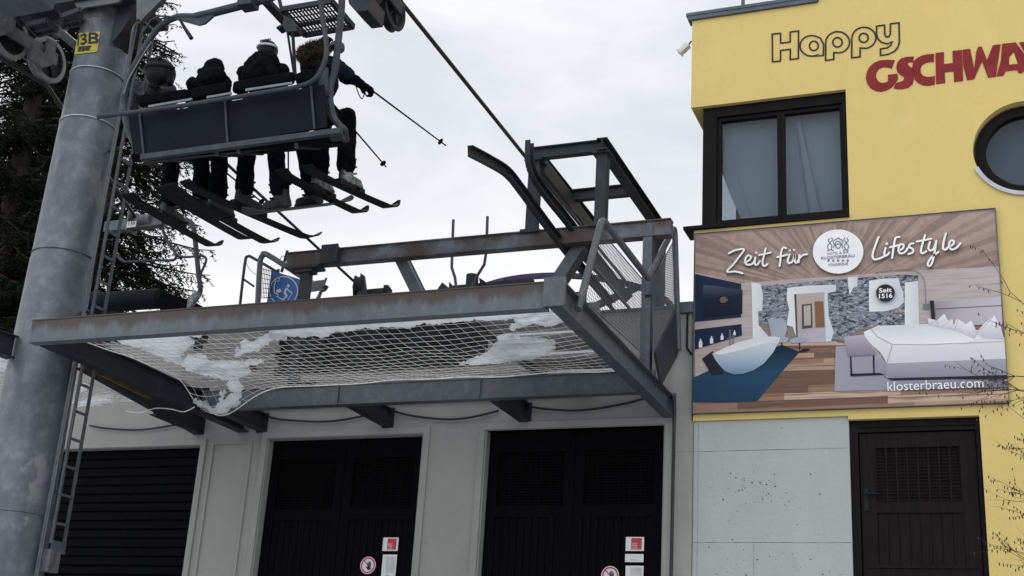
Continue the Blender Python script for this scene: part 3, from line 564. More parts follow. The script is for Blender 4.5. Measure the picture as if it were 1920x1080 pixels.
Z2 = [[(1104,200),(1085,250),(1070,300),(1080,325),(1110,320),(1140,306)], [(1143,262),(1136,295),(1148,304),(1164,288)],
      [(1222,200),(1200,205),(1190,245),(1184,290),(1180,318)], [(1168,258),(1215,246)], [(1215,278),(1240,264),(1244,244),(1226,242),(1216,268),(1226,292),(1252,284),(1268,262)],
      [(1300,236),(1282,240),(1276,256),(1296,268),(1296,286),(1272,296)], [(1365,190),(1350,240),(1342,280),(1352,292),(1372,280)], [(1318,226),(1400,210)],
      [(1392,228),(1384,262),(1396,276),(1416,262),(1428,222)], [(1428,222),(1418,290),(1404,345),(1390,364),(1380,350),(1400,315),(1440,285)],
      [(1482,180),(1470,225),(1466,262),(1478,272),(1494,258)], [(1500,256),(1524,240),(1526,222),(1508,222),(1500,248),(1512,270),(1540,262),(1564,236)]]
SH = lambda Z: [[(x+3, y+5) for x, y in s] for s in Z]
for ZZ in (Z1, Z2): bstroke('printed_shadow', SH(ZZ), 13, 'pshadow'); bstroke('printed_script', ZZ, 11.5, 'pletter')
picmany('printed_script_dot', [E_(417,288,6,6,10), E_(606,276,6,6,10), E_(630,272,6,6,10), E_(1150,238,7,7,10)], 'pletter')
pic('printed_round_logo', E_(877,282,142,124,48), 'pwhite')
# crest: two rampant figures round a shield, drawn as small curls
CR = [[(822,270),(818,250),(830,236),(822,220),(832,208)], [(838,268),(842,248),(832,232),(846,218),(842,206)], [(850,262),(856,244),(850,228),(862,214)], [(932,268),(936,250),(924,236),(934,220),(926,208)], [(918,266),(912,248),(922,232),(910,218),(914,206)], [(904,262),(898,244),(904,228),(892,214)],
      [(866,258),(862,236),(876,224),(892,236),(888,256),(877,266),(866,258)], [(866,216),(878,206),(890,216)], [(870,240),(884,240)], [(818,278),(836,272),(850,278)], [(906,276),(920,272),(934,278)]]
bstroke('printed_crest', CR, 6, 'pink', 4)
def btext(s, cx, cy, wpx, hpx, m, name='printed_text', off=.0, th=.0006):
    LAY[0] += 2; p = Bp(cx-wpx/2, cy+hpx/2); q = Bp(cx+wpx/2, cy+hpx/2); t = Bp(cx-wpx/2, cy-hpx/2)
    p = V3((p.x, YB-LAY[0]*.00035, p.z)); p.z = (Bp(cx, cy+hpx/2).z)
    return text_mesh(name, s, p, q.x-p.x, t.z-Bp(cx-wpx/2, cy+hpx/2).z, m, bb, th=th, offset=off)
btext('HOTEL & SPA', 876, 291, 120, 13, 'pink'); btext('KLOSTERBRÄU', 877, 311, 188, 20, 'pink', off=.012); btext('YOUNIQUE', 877, 356, 112, 18, 'pink', off=.012)
picmany('printed_star', [[(x+10*(1 if i%2 == 0 else .42)*sin(pi*i/5), 333-10*(1 if i%2 == 0 else .42)*cos(pi*i/5)) for i in range(10)] for x in (824, 851, 878, 905, 931)], 'pink')
pic('printed_round_badge', E_(1143,516,53,49,36), 'pdark')
btext('Seit', 1143, 500, 72, 26, 'pletter', off=.02); btext('1516', 1145, 532, 76, 26, 'pletter', off=.02)
btext('klosterbraeu.com', 1425, 1030, 540, 52, 'pwhite', off=-.004)
pic('printed_tv_emblem', [(212,556),(222,540),(240,536),(256,548),(262,562),(250,562),(248,572),(222,572)], 'pgold'); btext('* * * *', 236, 582, 40, 8, 'pgold')

# ================================================================== GARAGE BUILDING
gb = thing('garage_building', (-9, YF, 1.25), 'grey concrete garage building with three dark garage doors under the lift platform', 'building')
ZG = 5.0; GX = [(-12.7, -10.0, 3.52), (-8.96, -6.79, 3.58), (-5.94, -3.76, 3.60)]
w_ = MB(); xp = -20.0
for a, b, z in GX:
    w_.box((xp, YF, -2), (a, YF+.3, 3.6)); w_.box((a, YF, z), (b, YF+.3, 3.6)); xp = b
w_.box((xp, YF, -2), (-3.425, YF+.3, 3.6)); w_.box((-20, YF, 3.6), (-3.425, YF+.3, ZG))
w_.build('wall', 'concrete', gb)
m_ = MB(); m_.box((-20, YF+.3, 4.6), (-3.6, YF+16, ZG-.02)); m_.build('roof_deck', 'concrete', gb)
m_ = MB()
for a, b, z in GX:
    m_.box((a-.10, YF-.025, -2), (a-.02, YF, z+.09)); m_.box((b+.02, YF-.025, -2), (b+.10, YF, z+.09)); m_.box((a-.02, YF-.025, z+.01), (b+.02, YF, z+.09))
m_.box((-9.90+.08, YF-.02, 1), (-9.86+.08, YF, 3.56)); m_.box((-9.24, YF-.02, 1), (-9.20, YF, 3.56)); m_.box((-9.78, YF-.02, 3.53), (-9.24, YF, 3.56))
m_.build('door_surround', 'concrete', gb)
m_ = MB(); m_.box((-3.75, YF-.0025, 2.262), (-3.62, YF, 2.268)); m_.box((-3.62, YF-.0025, 3.29), (-3.43, YF, 3.296)); m_.box((-6.7, YF-.0025, 2.26), (-6.55, YF, 2.266)); m_.build('wall_joint', 'joint', gb)
m_ = MB(); m_.box((-3.62, YF-.05, 4.93), (-3.43, YF+.0, 5.06)); m_.box((-20, YF-.03, 5.0), (-3.45, YF+.3, 5.03)); m_.build('wall_cap', 'cap', gb)
m_ = MB(); m_.box((-3.66,YF-.02,4.4),(-3.645,YF-.0,4.95)); m_.tube([(-3.5,YF-.02,5.0),(-3.5,YF-.02,4.5),(-3.44,YF-.02,4.42)],.012); m_.build('lightning_wire','blacksteel',gb)
def plank_door(a, b, z, panels=True):
    yl = YF+.10; L_ = MB(); R_ = MB(); mid = (a+b)/2
    out_ = []
    for (x0, x1) in ((a+.01, mid-.004), (mid+.004, b-.01)):
        d = MB(); d.box((x0, yl+.03, .5), (x1, yl+.06, z-.005))
        d.box((x0, yl, .5), (x0+.12, yl+.03, z-.005)); d.box((x1-.12, yl, .5), (x1, yl+.03, z-.005)); d.box((x0+.12, yl, z-.25), (x1-.12, yl+.03, z-.005)); d.box((x0+.12, yl, z-1.02), (x1-.12, yl+.03, z-.88))
        nb = 9; bw = (x1-x0-.24)/nb
        for i in range(nb): d.box((x0+.124+i*bw, yl+.012, .5), (x0+.116+(i+1)*bw, yl+.03, z-1.02))
        o = d.build('garage_door_leaf', 'doorblack', gb)
        lv = MB()
        for k in range(18): 
            zz = z-.87+k*.034
            lv.box((x0+.15, yl+.008, zz), (x1-.15, yl+.03, zz+.016))
        for i in range(1, 6): xx = x0+.15+(x1-x0-.3)*i/6; lv.box((xx-.008, yl+.004, z-.87), (xx+.008, yl+.0078, z-.26))
        lv.build('louvre', 'doorblack', o)
plank_door(*GX[1]); plank_door(*GX[2])
d = MB(); a, b, z = GX[0]
for k in range(24):
    z1 = z-.004-k*.118; d.prism([(a+.01, YF+.10, z1), (a+.01, YF+.115, z1-.004), (a+.01, YF+.118, z1-.014), (a+.01, YF+.10, z1-.018), (a+.01, YF+.094, z1-.112), (a+.01, YF+.13, z1-.117), (a+.01, YF+.13, z1)], (b-a-.02, 0, 0))
d.build('roller_door', 'doorblack', gb)

# notices on the doors
def notice_board(x0, y0, x1, y1, label, cat, redbox=False, lines=0, name='notice', greybox=False, group=None):
    Yn = YF+.098; p, q = W(x0, y1, Yn), W(x1, y0, Yn)
    t = thing(name, p, label, cat, group); m_ = MB(); m_.box((p.x, Yn-.006, p.z), (q.x, Yn, q.z)); m_.build('board', 'white', t)
    w_, h_ = q.x-p.x, q.z-p.z
    if redbox:
        m_ = MB(); m_.box((p.x+w_*.30, Yn-.0075, p.z+h_*.10), (p.x+w_*.88, Yn-.0061, p.z+h_*.92)); m_.build('red_square', 'red', t)
        for i, s in enumerate(('unser', 'wasser', 'kraft')): text_mesh('printed_line', s, (p.x+w_*.35, Yn-.0076, p.z+h_*(.46-.15*i)), w_*.30, h_*.10, 'white', t, th=.0008)
    if greybox:
        m_ = MB(); m_.box((p.x+w_*.28, Yn-.0075, p.z+h_*.42), (p.x+w_*.9, Yn-.0061, p.z+h_*.94)); m_.build('grey_square', 'alu', t)
    if lines:
        m_ = MB()
        for i in range(lines): m_.box((p.x+w_*.3, Yn-.0075, p.z+h_*(.34-.1*i)), (p.x+w_*(.6+.28*((i*37)%10)/10), Yn-.0061, p.z+h_*(.36-.1*i)))
        m_.build('printed_line', 'pink', t)
notice_board(717, 1008, 748, 1033, 'white notice with a red square on the middle garage door', 'notice', True)
notice_board(713, 1040, 745, 1100, 'tall white notice with grey box, under the red square notice of the middle garage door', 'notice', False, 4, greybox=True)
notice_board(1173, 1007, 1208, 1033, 'white notice with a red square on the right garage door', 'notice', True)
notice_board(1172, 1039, 1207, 1054, 'small white notice strip between two notices on the right garage door', 'notice', False, 2)
notice_board(1172, 1061, 1207, 1110, 'white notice cut by the frame, lowest on the right garage door', 'notice', False, 0, greybox=True)
def prohib(cx, cy, label, Rr=.098):
    Yn = YF+.097; c = W(cx, cy, Yn); t = thing('prohibition_sign', c, label, 'sign', None)
    dsc = lambda r, y, m, nm: (lambda mb: (mb.prism([(c.x+r*cos(2*pi*i/32), y, c.z+r*sin(2*pi*i/32)) for i in range(32)], (0, -.002, 0)), mb.build(nm, m, t)))(MB())
    dsc(Rr*1.06, Yn, 'white', 'disc')
    m_ = MB(); ribbon(m_, [(c.x+Rr*.88*cos(2*pi*i/40), Yn-.0025, c.z+Rr*.88*sin(2*pi*i/40)) for i in range(40)], Rr*.18, (0, -1, 0), .001, True)
    ribbon(m_, [(c.x-Rr*.6, Yn-.0022, c.z+Rr*.6), (c.x+Rr*.6, Yn-.0022, c.z-Rr*.6)], Rr*.14, (0, -1, 0), .001); m_.build('red_ring', 'red', t)
    m_ = MB(); o = V3((c.x+Rr*.16, Yn-.005, c.z-Rr*.22)); s = Rr
    m_.prism([o+V3((s*a, 0, s*b)) for a, b in ((-.22,-.22),(-.12,-.36),(.14,-.36),(.24,-.1),(.22,.16),(-.16,.16),(-.2,.0),(-.38,.12),(-.46,.06))], (0, -.001, 0))
    for i, (a, h) in enumerate(((-.14, .62), (-.03, .72), (.09, .70), (.2, .52))): ribbon(m_, [o+V3((s*a, 0, s*.14)), o+V3((s*(a*1.25), 0, s*h))], s*.09, (0, -1, 0), .001)
    m_.build('hand_symbol', 'blacktext', t)
prohib(690, 1060, 'round red and white no entry hand sign on the middle garage door')
prohib(1144, 1079, 'round red and white no entry hand sign on the right garage door')

# board cladding behind the net
cl = thing('board_screen', (-7, 13.9, 3.95), 'weathered grey board screen with dark openings behind the safety net', 'screen')
m_ = MB(); Yc = 13.9
zt = 5.12
hole = (-8.93, -5.95, 4.50, 4.93)
xsL, xsR = -10.4, -4.55
nb = 11; bh = (zt-3.98)/nb
for i in range(nb):
    z0 = 3.98+i*bh; z1 = z0+bh-.006; xa = xsL+random.uniform(0, .5)*(i > 7); segs = [(xa, xsR)]
    if z0 < hole[3] and z1 > hole[2]-.02:
        e1 = -8.93+random.uniform(-.05, .05); e2 = -5.65-(4.93-z0)*.9+random.uniform(-.1, .1)
        segs = [(xa, e1), (e2, xsR)]
    if i in (9,): segs = [(xa, -9.35), (-9.0, xsR)] if not segs[0][1] < -8 else segs
    if i == 5: segs = [(xa, -9.62), (-9.22, e1)] + segs[1:]
    if i == 2: segs = [(-9.9, -8.6), (-8.3, xsR)]
    for s0, s1 in segs:
        xx = s0
        while xx < s1-.02:
            xe = min(s1, xx+random.uniform(1.4, 2.6)); m_.box((xx, Yc-random.uniform(0, .012), z0), (xe-.006, Yc+.025, z1)); xx = xe
m_.build('board', 'wood', cl)
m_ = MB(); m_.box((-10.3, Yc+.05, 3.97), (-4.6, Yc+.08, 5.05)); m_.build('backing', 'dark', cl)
m_ = MB()
for x in (-8.3, -7.4, -6.6): m_.box((x, Yc+.0, 4.5), (x+.05, Yc+.04, 4.95))
m_.box((-8.9, Yc-.01, 4.70), (-6.1, Yc+.03, 4.74)); m_.build('batten', 'blacksteel', cl)

# ================================================================== PLATFORM STEELWORK
pf = thing('steel_platform', (-6.5, 10.1, 3.68), 'galvanised steel platform frame cantilevered from the grey garage wall', 'platform')
ZB = 3.68; H = .25; zc = ZB+H/2; YFa = 10.13
m_ = MB(); m_.ibeam((-9.5, YFa, zc+.004), (-3.805, YFa, zc+.004), .12, H, .012, .1); m_.build('fascia_beam', 'fasciarust', pf)
m_ = MB(); m_.ibeam((-3.70, 10.02, zc), (-3.70, YF, zc), .13, H); m_.box((-3.80, 10.0, ZB-.01), (-3.60, 10.035, ZB+H+.01)); m_.box((-3.78, YF-.02, ZB-.04), (-3.62, YF-.001, ZB+H+.04)); m_.build('side_beam', 'galv', pf)
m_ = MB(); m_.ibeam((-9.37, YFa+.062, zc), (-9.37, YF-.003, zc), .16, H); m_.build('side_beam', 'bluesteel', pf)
m_ = MB(); m_.ibeam((-9.28, 12.93, zc), (-3.77, 12.93, zc), .12, H-.01, .012, .09); m_.build('ledger_beam', 'galv', pf)
for x in (-10.05, -9.09, -7.28, -5.46):
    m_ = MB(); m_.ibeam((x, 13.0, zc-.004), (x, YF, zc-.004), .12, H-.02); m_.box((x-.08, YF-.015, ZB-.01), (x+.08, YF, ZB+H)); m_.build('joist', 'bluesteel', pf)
m_ = MB(); a = U(150, 693, 'Z', 3.66); b = V3((-10.05, 13.95, 3.70))
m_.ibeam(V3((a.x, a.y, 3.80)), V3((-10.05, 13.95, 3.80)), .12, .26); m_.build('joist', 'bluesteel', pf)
m_ = MB(); a = U(160, 688, 'Z', 3.69); b = U(283, 746, 'Z', 3.69); m_.bar(a, b, .035, .04); m_.build('yellow_strip', 'yellowpaint', pf)
for x in (-7.4, -5.6):
    m_ = MB(); m_.box((x, 12.86, ZB+.02), (x+.02, 12.99, ZB+H-.02)); m_.build('splice_plate', 'galv', pf)
m_ = MB(); m_.box((-3.82, 13.14, 3.86), (-3.71, 13.26, 5.72)); m_.box((-3.87, 13.08, 3.94), (-3.67, 13.32, 3.96)); m_.build('post', 'galv', pf)
m_ = MB()
Pp = [U(x, y, 'X', -3.64) for x, y in ((1225, 662), (1267, 573), (1267, 665), (1236, 722))]
m_.prism(Pp, (.03, 0, 0)); m_.build('stair_cheek', 'darksteel', pf)
for i, (yy, zz) in enumerate(((11.35, 4.07), (12.05, 4.07), (12.75, 4.07), (13.45, 4.07), (14.05, 4.3))):
    m_ = MB(); m_.box((-5.0, yy, zz), (-3.80, yy+.28, zz+.045)); m_.box((-5.0, yy+.28, zz-.05), (-3.8, yy+.30, zz+.12)); m_.build('tread', 'wood', pf)
    m_ = MB(); m_.box((-4.9, yy+.02, zz+.046), (-3.83, yy+.25, zz+.075)); tag(m_.build('snow_on_tread', 'snow'), ('thin snow on the front stair tread at the right platform edge','thin snow on the second stair tread from the front beam','thin snow on the middle stair tread','thin snow on the fourth stair tread, beside the post','thin snow on the rearmost stair tread by the wall')[i], 'snow', 'snow on the stair treads')
m_ = MB(); m_.box((-5.0, 11.2, 4.12), (-3.82, 11.25, 4.24)); m_.box((-5.05, 11.2, 4.0), (-5.0, 14, 4.14)); m_.build('tread_bearer', 'darksteel', pf)
# tower-side continuation to the left
m_ = MB(); a = U(-60, 624, 'Z', 3.8); b = U(24, 652, 'Z', 3.8); m_.ibeam(a, b, .14, .25); m_.build('side_beam', 'bluesteel', pf)

# ---- safety nets
def net(name, x0, x1, y0, y1, z0, z1, pouch, label, nx, ny, edge_left=None):
    def S(u, v):
        x = x0+(x1-x0)*u; y = y0+(y1-y0)*v; z = z0+(z1-z0)*v
        if edge_left: x += edge_left(v)*(1-u)**2.5
        z -= .10*sin(pi*v)*sin(pi*u)**.6+.02*noise.noise((x*2, y*2, 0))
        for (pu, pv, r, d) in pouch: z -= d*math.exp(-((u-pu)**2*(abs(x1-x0)/r)**2+((v-pv)*(y1-y0)/r)**2))
        x += .025*noise.noise((x*1.5, y*1.5, 4)); y += .03*noise.noise((x*1.5, y*1.5, 9))
        return V3((x, y, z))
    m_ = MB()
    for i in range(nx+1): m_.tube([S(i/nx+.10*(j/(ny*1.0))*0, j/(ny*2)) for j in range(ny*2+1)], .0024 if 0 < i < nx else .007, 4, False)
    for j in range(ny+1): m_.tube([S(i/(nx*2), j/ny) for i in range(nx*2+1)], .0024 if 0 < j < ny else .008, 4, False)
    o = m_.build(name, 'net', recalc=False); tag(o, label, 'safety net'); return S
NS = net('safety_net', -9.2, -3.82, 10.2, 12.86, 3.80, 3.93, [(.05, .97, .42, .34)], 'white square mesh safety net slung under the platform with snow lying in it', 44, 19, lambda v: .10*sin(pi*v))
def NU(px, py, h=0):
    z = 3.85
    for _ in range(8):
        p = U(px, py, 'Z', z); u = min(max((p.x+9.2)/5.38, 0), 1); v = min(max((p.y-10.2)/2.66, 0), 1)
        z = NS(u, v).z+h
    return V3((p.x, p.y, z))
def snowpatch(px, label, cat='snow', th=.07, step=.026, surf=None, zoff=.034, name='snow_patch', seed=1):
    """a lump of snow with ragged outline lying on the net"""
    P = [NU(*p) for p in px] if surf is None else [surf(*p) for p in px]; n = len(P)
    def inside(x, y):
        c = False; fr_ = 1 if surf is None else .6
        x, y = x+fr_*(.075*noise.noise((x*6, y*6, seed+3))+.04*noise.noise((x*19, y*19, seed))), y+fr_*(.075*noise.noise((x*6, y*6, seed+8))+.04*noise.noise((x*19, y*19, seed+2)))
        if noise.noise((x*5.5, y*8, seed+20)) > .42: return False
        for i in range(n):
            a, b = P[i], P[i-1]
            if (a.y > y) != (b.y > y) and x < (b.x-a.x)*(y-a.y)/(b.y-a.y)+a.x: c = not c
        return c
    def dist(x, y):
        m = 9
        for i in range(n):
            a, b = P[i], P[i-1]; ex, ey = b.x-a.x, b.y-a.y; t = max(0, min(1, ((x-a.x)*ex+(y-a.y)*ey)/(ex*ex+ey*ey+1e-9))); m = min(m, hypot(x-a.x-ex*t, y-a.y-ey*t))
        return m
    x0, x1 = min(p.x for p in P), max(p.x for p in P); y0, y1 = min(p.y for p in P), max(p.y for p in P)
    nx, ny = int((x1-x0)/step)+2, int((y1-y0)/step)+2; idx = {}; vs = []
    def zz(x, y):
        if surf is not None: return P[0].z
        return NS(min(max((x+9.2)/5.38, 0), 1), min(max((y-10.2)/2.66, 0), 1)).z
    def vid(i, j, top):
        k = (i, j, top)
        if k not in idx:
            x = x0+i*step; y = y0+j*step; jx = .35*step*noise.noise((x*9, y*9, seed)); jy = .35*step*noise.noise((x*9, y*9, seed+5))
            d = dist(x, y)*(1 if inside(x, y) else 0)
            h = th*min(1, (d+.01)/.10)**.5*(1+.5*noise.noise((x*4, y*4, seed))+.35*noise.noise((x*17, y*17, seed)))
            z = zz(x, y)+zoff+(h if top else -.016*noise.noise((x*12, y*12, seed))-.012*noise.noise((x*31, y*31, seed)))
            idx[k] = len(vs); vs.append(V3((x+jx, y+jy, z)))
        return idx[k]
    cells = {(i, j) for i in range(nx) for j in range(ny) if inside(x0+(i+.5)*step, y0+(j+.5)*step)}
    fs = []
    for i, j in cells:
        fs.append((vid(i,j,1), vid(i+1,j,1), vid(i+1,j+1,1), vid(i,j+1,1))); fs.append((vid(i,j,0), vid(i,j+1,0), vid(i+1,j+1,0), vid(i+1,j,0)))
        for (di, dj, a, b) in ((0,-1,(i,j),(i+1,j)), (1,0,(i+1,j),(i+1,j+1)), (0,1,(i+1,j+1),(i,j+1)), (-1,0,(i,j+1),(i,j))):
            if (i+di, j+dj) not in cells: fs.append((vid(*a,0), vid(*b,0), vid(*b,1), vid(*a,1)))
    if not fs: return
    m_ = MB(); m_.add(vs, fs, True); o = m_.build(name, 'snow'); return tag(o, label, cat, None)
snowpatch([(196,634),(240,630),(300,630),(372,628),(372,640),(352,655),(340,668),(330,690),(352,678),(380,674),(392,690),(440,700),(470,706),(440,720),(400,716),(350,700),(310,682),(270,664),(230,650)], 'long white snow patch on the left front corner of the net', seed=1)
snowpatch([(520,622),(600,606),(760,596),(900,584),(1030,578),(1060,590),(1000,598),(962,604),(830,612),(640,628),(560,640),(500,640)], 'long band of snow along the front edge of the net', seed=2, th=.09)
snowpatch([(940,640),(960,636),(985,648),(1035,648),(1040,658),(1025,672),(985,682),(930,688),(862,690),(895,680),(920,664)], 'white triangular snow patch on the right half of the net', seed=3)
snowpatch([(368,762),(378,757),(398,753),(425,756),(448,758),(444,766),(428,775),(402,782),(386,777),(376,770)], 'snow clump sagging in the lower left pouch of the net', seed=4, th=.07, step=.025)
snowpatch([(990,596),(1030,586),(1060,600),(1040,616),(985,618),(955,626),(975,606)], 'small snow patch on the net near its right front corner', seed=5, step=.022)
snowpatch([(360,698),(385,691),(440,688),(492,683),(480,690),(440,695),(415,702),(385,704),(364,704)], 'thin broken snow patch beside the long patch at the left of the net', seed=6, step=.022)
snowpatch([(470,650),(490,640),(520,632),(540,634),(500,652),(480,662),(440,676),(455,660)], 'narrow streak of snow on the net left of the dark opening', seed=8, step=.022)
# loose cord from the pouch, and left hand net
m_ = MB(); m_.tube(smooth_pts([W(237,771,12.6), W(262,774,12.6), W(290,766,12.6), W(320,767,12.6), W(345,772,12.6), W(365,763,12.6)]), .007, 5); tag(m_.build('loose_cord', 'net'), 'thin loose white cord dangling left from the net pouch', 'cord')
net('safety_net', -14.6, -10.2, 10.6, 12.9, 3.72, 3.85, [(.5, .9, .5, .1)], 'second white safety net, left of and behind the grey tower', 40, 20)
snowpatch([(-40,680),(0,668),(16,672),(18,690),(0,712),(-40,700)], 'snow patch on the left net at the edge of the picture', surf=lambda x, y: U(x, y, 'Z', 3.80), seed=9, step=.022)
snowpatch([(145,765),(160,755),(205,749),(211,756),(196,764),(165,768)], 'snow lump on the left net just right of the tower ladder', surf=lambda x, y: U(x, y, 'Z', 3.80), seed=10, step=.022)
snowpatch([(146,728),(160,728),(170,734),(150,742)], 'tiny snow scrap on the left net right of the tower', surf=lambda x, y: U(x, y, 'Z', 3.82), seed=11, step=.022)

# ================================================================== GANTRY ON THE PLATFORM
ga = thing('steel_gantry', (-6, 13.2, 3.93), 'dark steel gantry with raised rectangular frame and curved guide rails above the platform', 'gantry')
YG = 13.2
m_ = MB(); m_.ibeam((-8.50, YG, 5.685), (-3.50, YG, 5.685), .14, .20, .014, .09); m_.build('cross_beam', 'rusty', ga)
m_ = MB(); m_.box((-8.27, YG-.04, 3.93), (-8.15, YG+.06, 5.57)); m_.box((-8.44, YG-.1, 5.545), (-8.0, YG+.1, 5.58)); m_.box((-8.34, YG-.07, 5.50), (-8.10, YG+.08, 5.545)); m_.build('leg', 'darksteel', ga)
for pts, m in ((((752, 482), (806, 592)), 'galv'), (((1092, 462), (1015, 578)), 'galv')):
    m_ = MB(); a = W(*pts[0], YG+.16); b = W(*pts[1], YG+.16); m_.ibeam(a, b, .14, .19, .012, .12, up=(0, 1, 0)); m_.build('brace', m, ga)
zf = 6.78
for p, q, h in (((1005, 302), (1003, 446), .11), ((1131, 300), (1126, 436), .12)):
    m_ = MB(); a, b = W(*p, YG), W(*q, YG); m_.box((a.x-.065, YG-.065, 5.785), (a.x+.065, YG+.065, zf-.075)); m_.box((a.x-.11, YG-.11, zf-.095), (a.x+.11, YG+.11, zf-.078)); m_.box((a.x-.12, YG-.09, 5.76), (a.x+.12, YG+.09, 5.80)); m_.build('post', 'darksteel', ga)
m_ = MB(); m_.ibeam((-5.24, YG-.06, zf), (-4.34, YG-.06, zf), .10, .15); m_.build('frame_bar', 'darksteel', ga)
m_ = MB(); m_.ibeam((-4.33, YG-.15, zf+.0), (-4.33, 15.65, zf), .13, .15); m_.build('frame_bar', 'darksteel', ga)
m_ = MB(); m_.ibeam((-5.20, YG, zf), (-5.20, 15.75, zf), .13, .15); m_.build('frame_bar', 'darksteel', ga)
m_ = MB(); m_.ibeam((-5.13, 14.42, zf), (-4.40, 14.42, zf), .10, .15); m_.build('frame_bar', 'darksteel', ga)
m_ = MB(); m_.box((-4.42, 15.5, 5.0), (-4.24, 15.7, zf-.07)); m_.build('post', 'darksteel', ga)
m_ = MB(); m_.box((-4.5, 15.4, zf-.11), (-4.16, 15.78, zf-.078)); m_.build('bracket', 'darksteel', ga)
m_ = MB(); m_.bar(W(632, 478, YG-.1)+V3((0,0,-.1)), W(632, 478, YG-.1)+V3((0,0,.1)), .1, .06, (1,0,0)); m_.box((-7.98,YG-.1,5.58),(-7.75,YG-.07,5.83)); m_.build('stiffener', 'darksteel', ga)
R1 = smooth_pts([U(882, 283, 'X', -4.95), U(916, 301, 'X', -4.95), U(950, 322, 'X', -4.93), U(975, 352, 'X', -4.9), U(1010, 400, 'X', -4.87), U(1060, 466, 'X', -4.82), U(1105, 520, 'X', -4.8), U(1150, 574, 'X', -4.78)], 5)
m_ = MB()
def channel(m_, P, w, h, t=.012):
    for i in range(len(P)-1):
        d = (P[i+1]-P[i]).normalized()*.002
        m_.prof(P[i]-d, P[i+1]+d, [(-w/2,-h/2),(w/2,-h/2),(w/2,-h/2+t),(-w/2+t,-h/2+t),(-w/2+t,h/2-t),(w/2,h/2-t),(w/2,h/2),(-w/2,h/2)])
channel(m_, R1, .06, .115); m_.build('guide_rail', 'darksteel', ga)
R2 = smooth_pts([U(993, 266, 'X', -4.78), U(993, 300, 'X', -4.78), U(1003, 332, 'X', -4.76), U(1026, 366, 'X', -4.74), U(1055, 402, 'X', -4.7), U(1090, 447, 'X', -4.67), U(1125, 492, 'X', -4.65), U(1170, 550, 'X', -4.63)], 5)
m_ = MB(); channel(m_, R2, .06, .12); m_.build('guide_rail', 'darksteel', ga)
m_ = MB(); m_.tube([U(1056, 384, 'X', -4.9), U(1082, 402, 'X', -4.9), U(1108, 418, 'X', -4.9)], .012, 6); m_.bar(U(1020, 310, 'X', -5.12), U(1112, 432, 'X', -5.12), .03, .2); m_.build('conduit', 'darksteel', ga)
m_ = MB(); m_.bar(W(1010, 448, YG+.1), W(1088, 472, YG+.3), .06, .06); m_.bar(W(1088, 472, YG+.3), W(1180, 560, YG+.5), .08, .1); m_.build('diagonal_strut', 'darksteel', ga)

# stair railing with wire mesh
sr = thing('stair_railing', (-3.66, 10.6, 3.93), 'grey tubular railing with wire mesh panels on the right edge of the platform', 'railing')
X1_ = -3.62
def RX_(x, y, X=X1_): return U(x, y, 'X', X)
P0, P1, P2 = RX_(1084, 580), RX_(1129, 410), RX_(1215, 522)
m_ = MB(); e = (P1-P0).normalized(); g = (P2-P1).normalized()
m_.tube([P0, P1-e*.10]+[P1-e*.10*(1-t)**2+g*.10*t*t+V3((0,0,0)) for t in (.33, .66)]+[P1+g*.10, P2], .036, 10)
m_.build('handrail', 'galv', sr)
Q1, Q2 = RX_(1265, 424, -3.6), RX_(1272, 655, -3.6); h = (Q1-P2).normalized(); k = (Q2-Q1).normalized()
m_ = MB(); m_.tube([P2, Q1-h*.12]+[Q1-h*.12*(1-t)**2+k*.12*t*t for t in (.25, .5, .75)]+[Q1+k*.12, Q2], .036, 10); m_.build('handrail', 'galv', sr)
def meshpanel(A, B, C, D, nu, nv, r=.0028):
    """A-B top edge, D-C bottom edge"""
    m_ = MB(); A, B, C, D = V3(A), V3(B), V3(C), V3(D)
    for i in range(nu+1): m_.tube([A.lerp(B, i/nu), D.lerp(C, i/nu)], r, 4, False)
    for j in range(nv+1): m_.tube([A.lerp(D, j/nv), B.lerp(C, j/nv)], r if 0 < j < nv else r*3, 4, False)
    return m_.build('wire_mesh', 'galv', sr)
meshpanel(RX_(1124, 430), RX_(1208, 528), RX_(1210, 668), RX_(1094, 562), 42, 22)
meshpanel(RX_(1222, 528, -3.6), RX_(1266, 446, -3.6), RX_(1266, 574, -3.6), RX_(1226, 658, -3.6), 22, 30)
m_ = MB(); m_.bar(RX_(1114, 500), RX_(1180, 578), .02, .03); m_.build('mid_rail', 'galv', sr)
m_ = MB(); m_.cyl(RX_(1214, 555, -3.7), RX_(1216, 522, -3.7), .045, n=10); m_.build('joint_sleeve', 'galv', sr)
# things on the roof seen between the railings
m_ = MB(); m_.bar(W(1207, 546, 13.4), W(1243, 546, 13.4), .1, .12); tag(m_.build('steel_stub', 'galv'), 'short grey steel beam stub poking out right behind the railing post', 'beam')

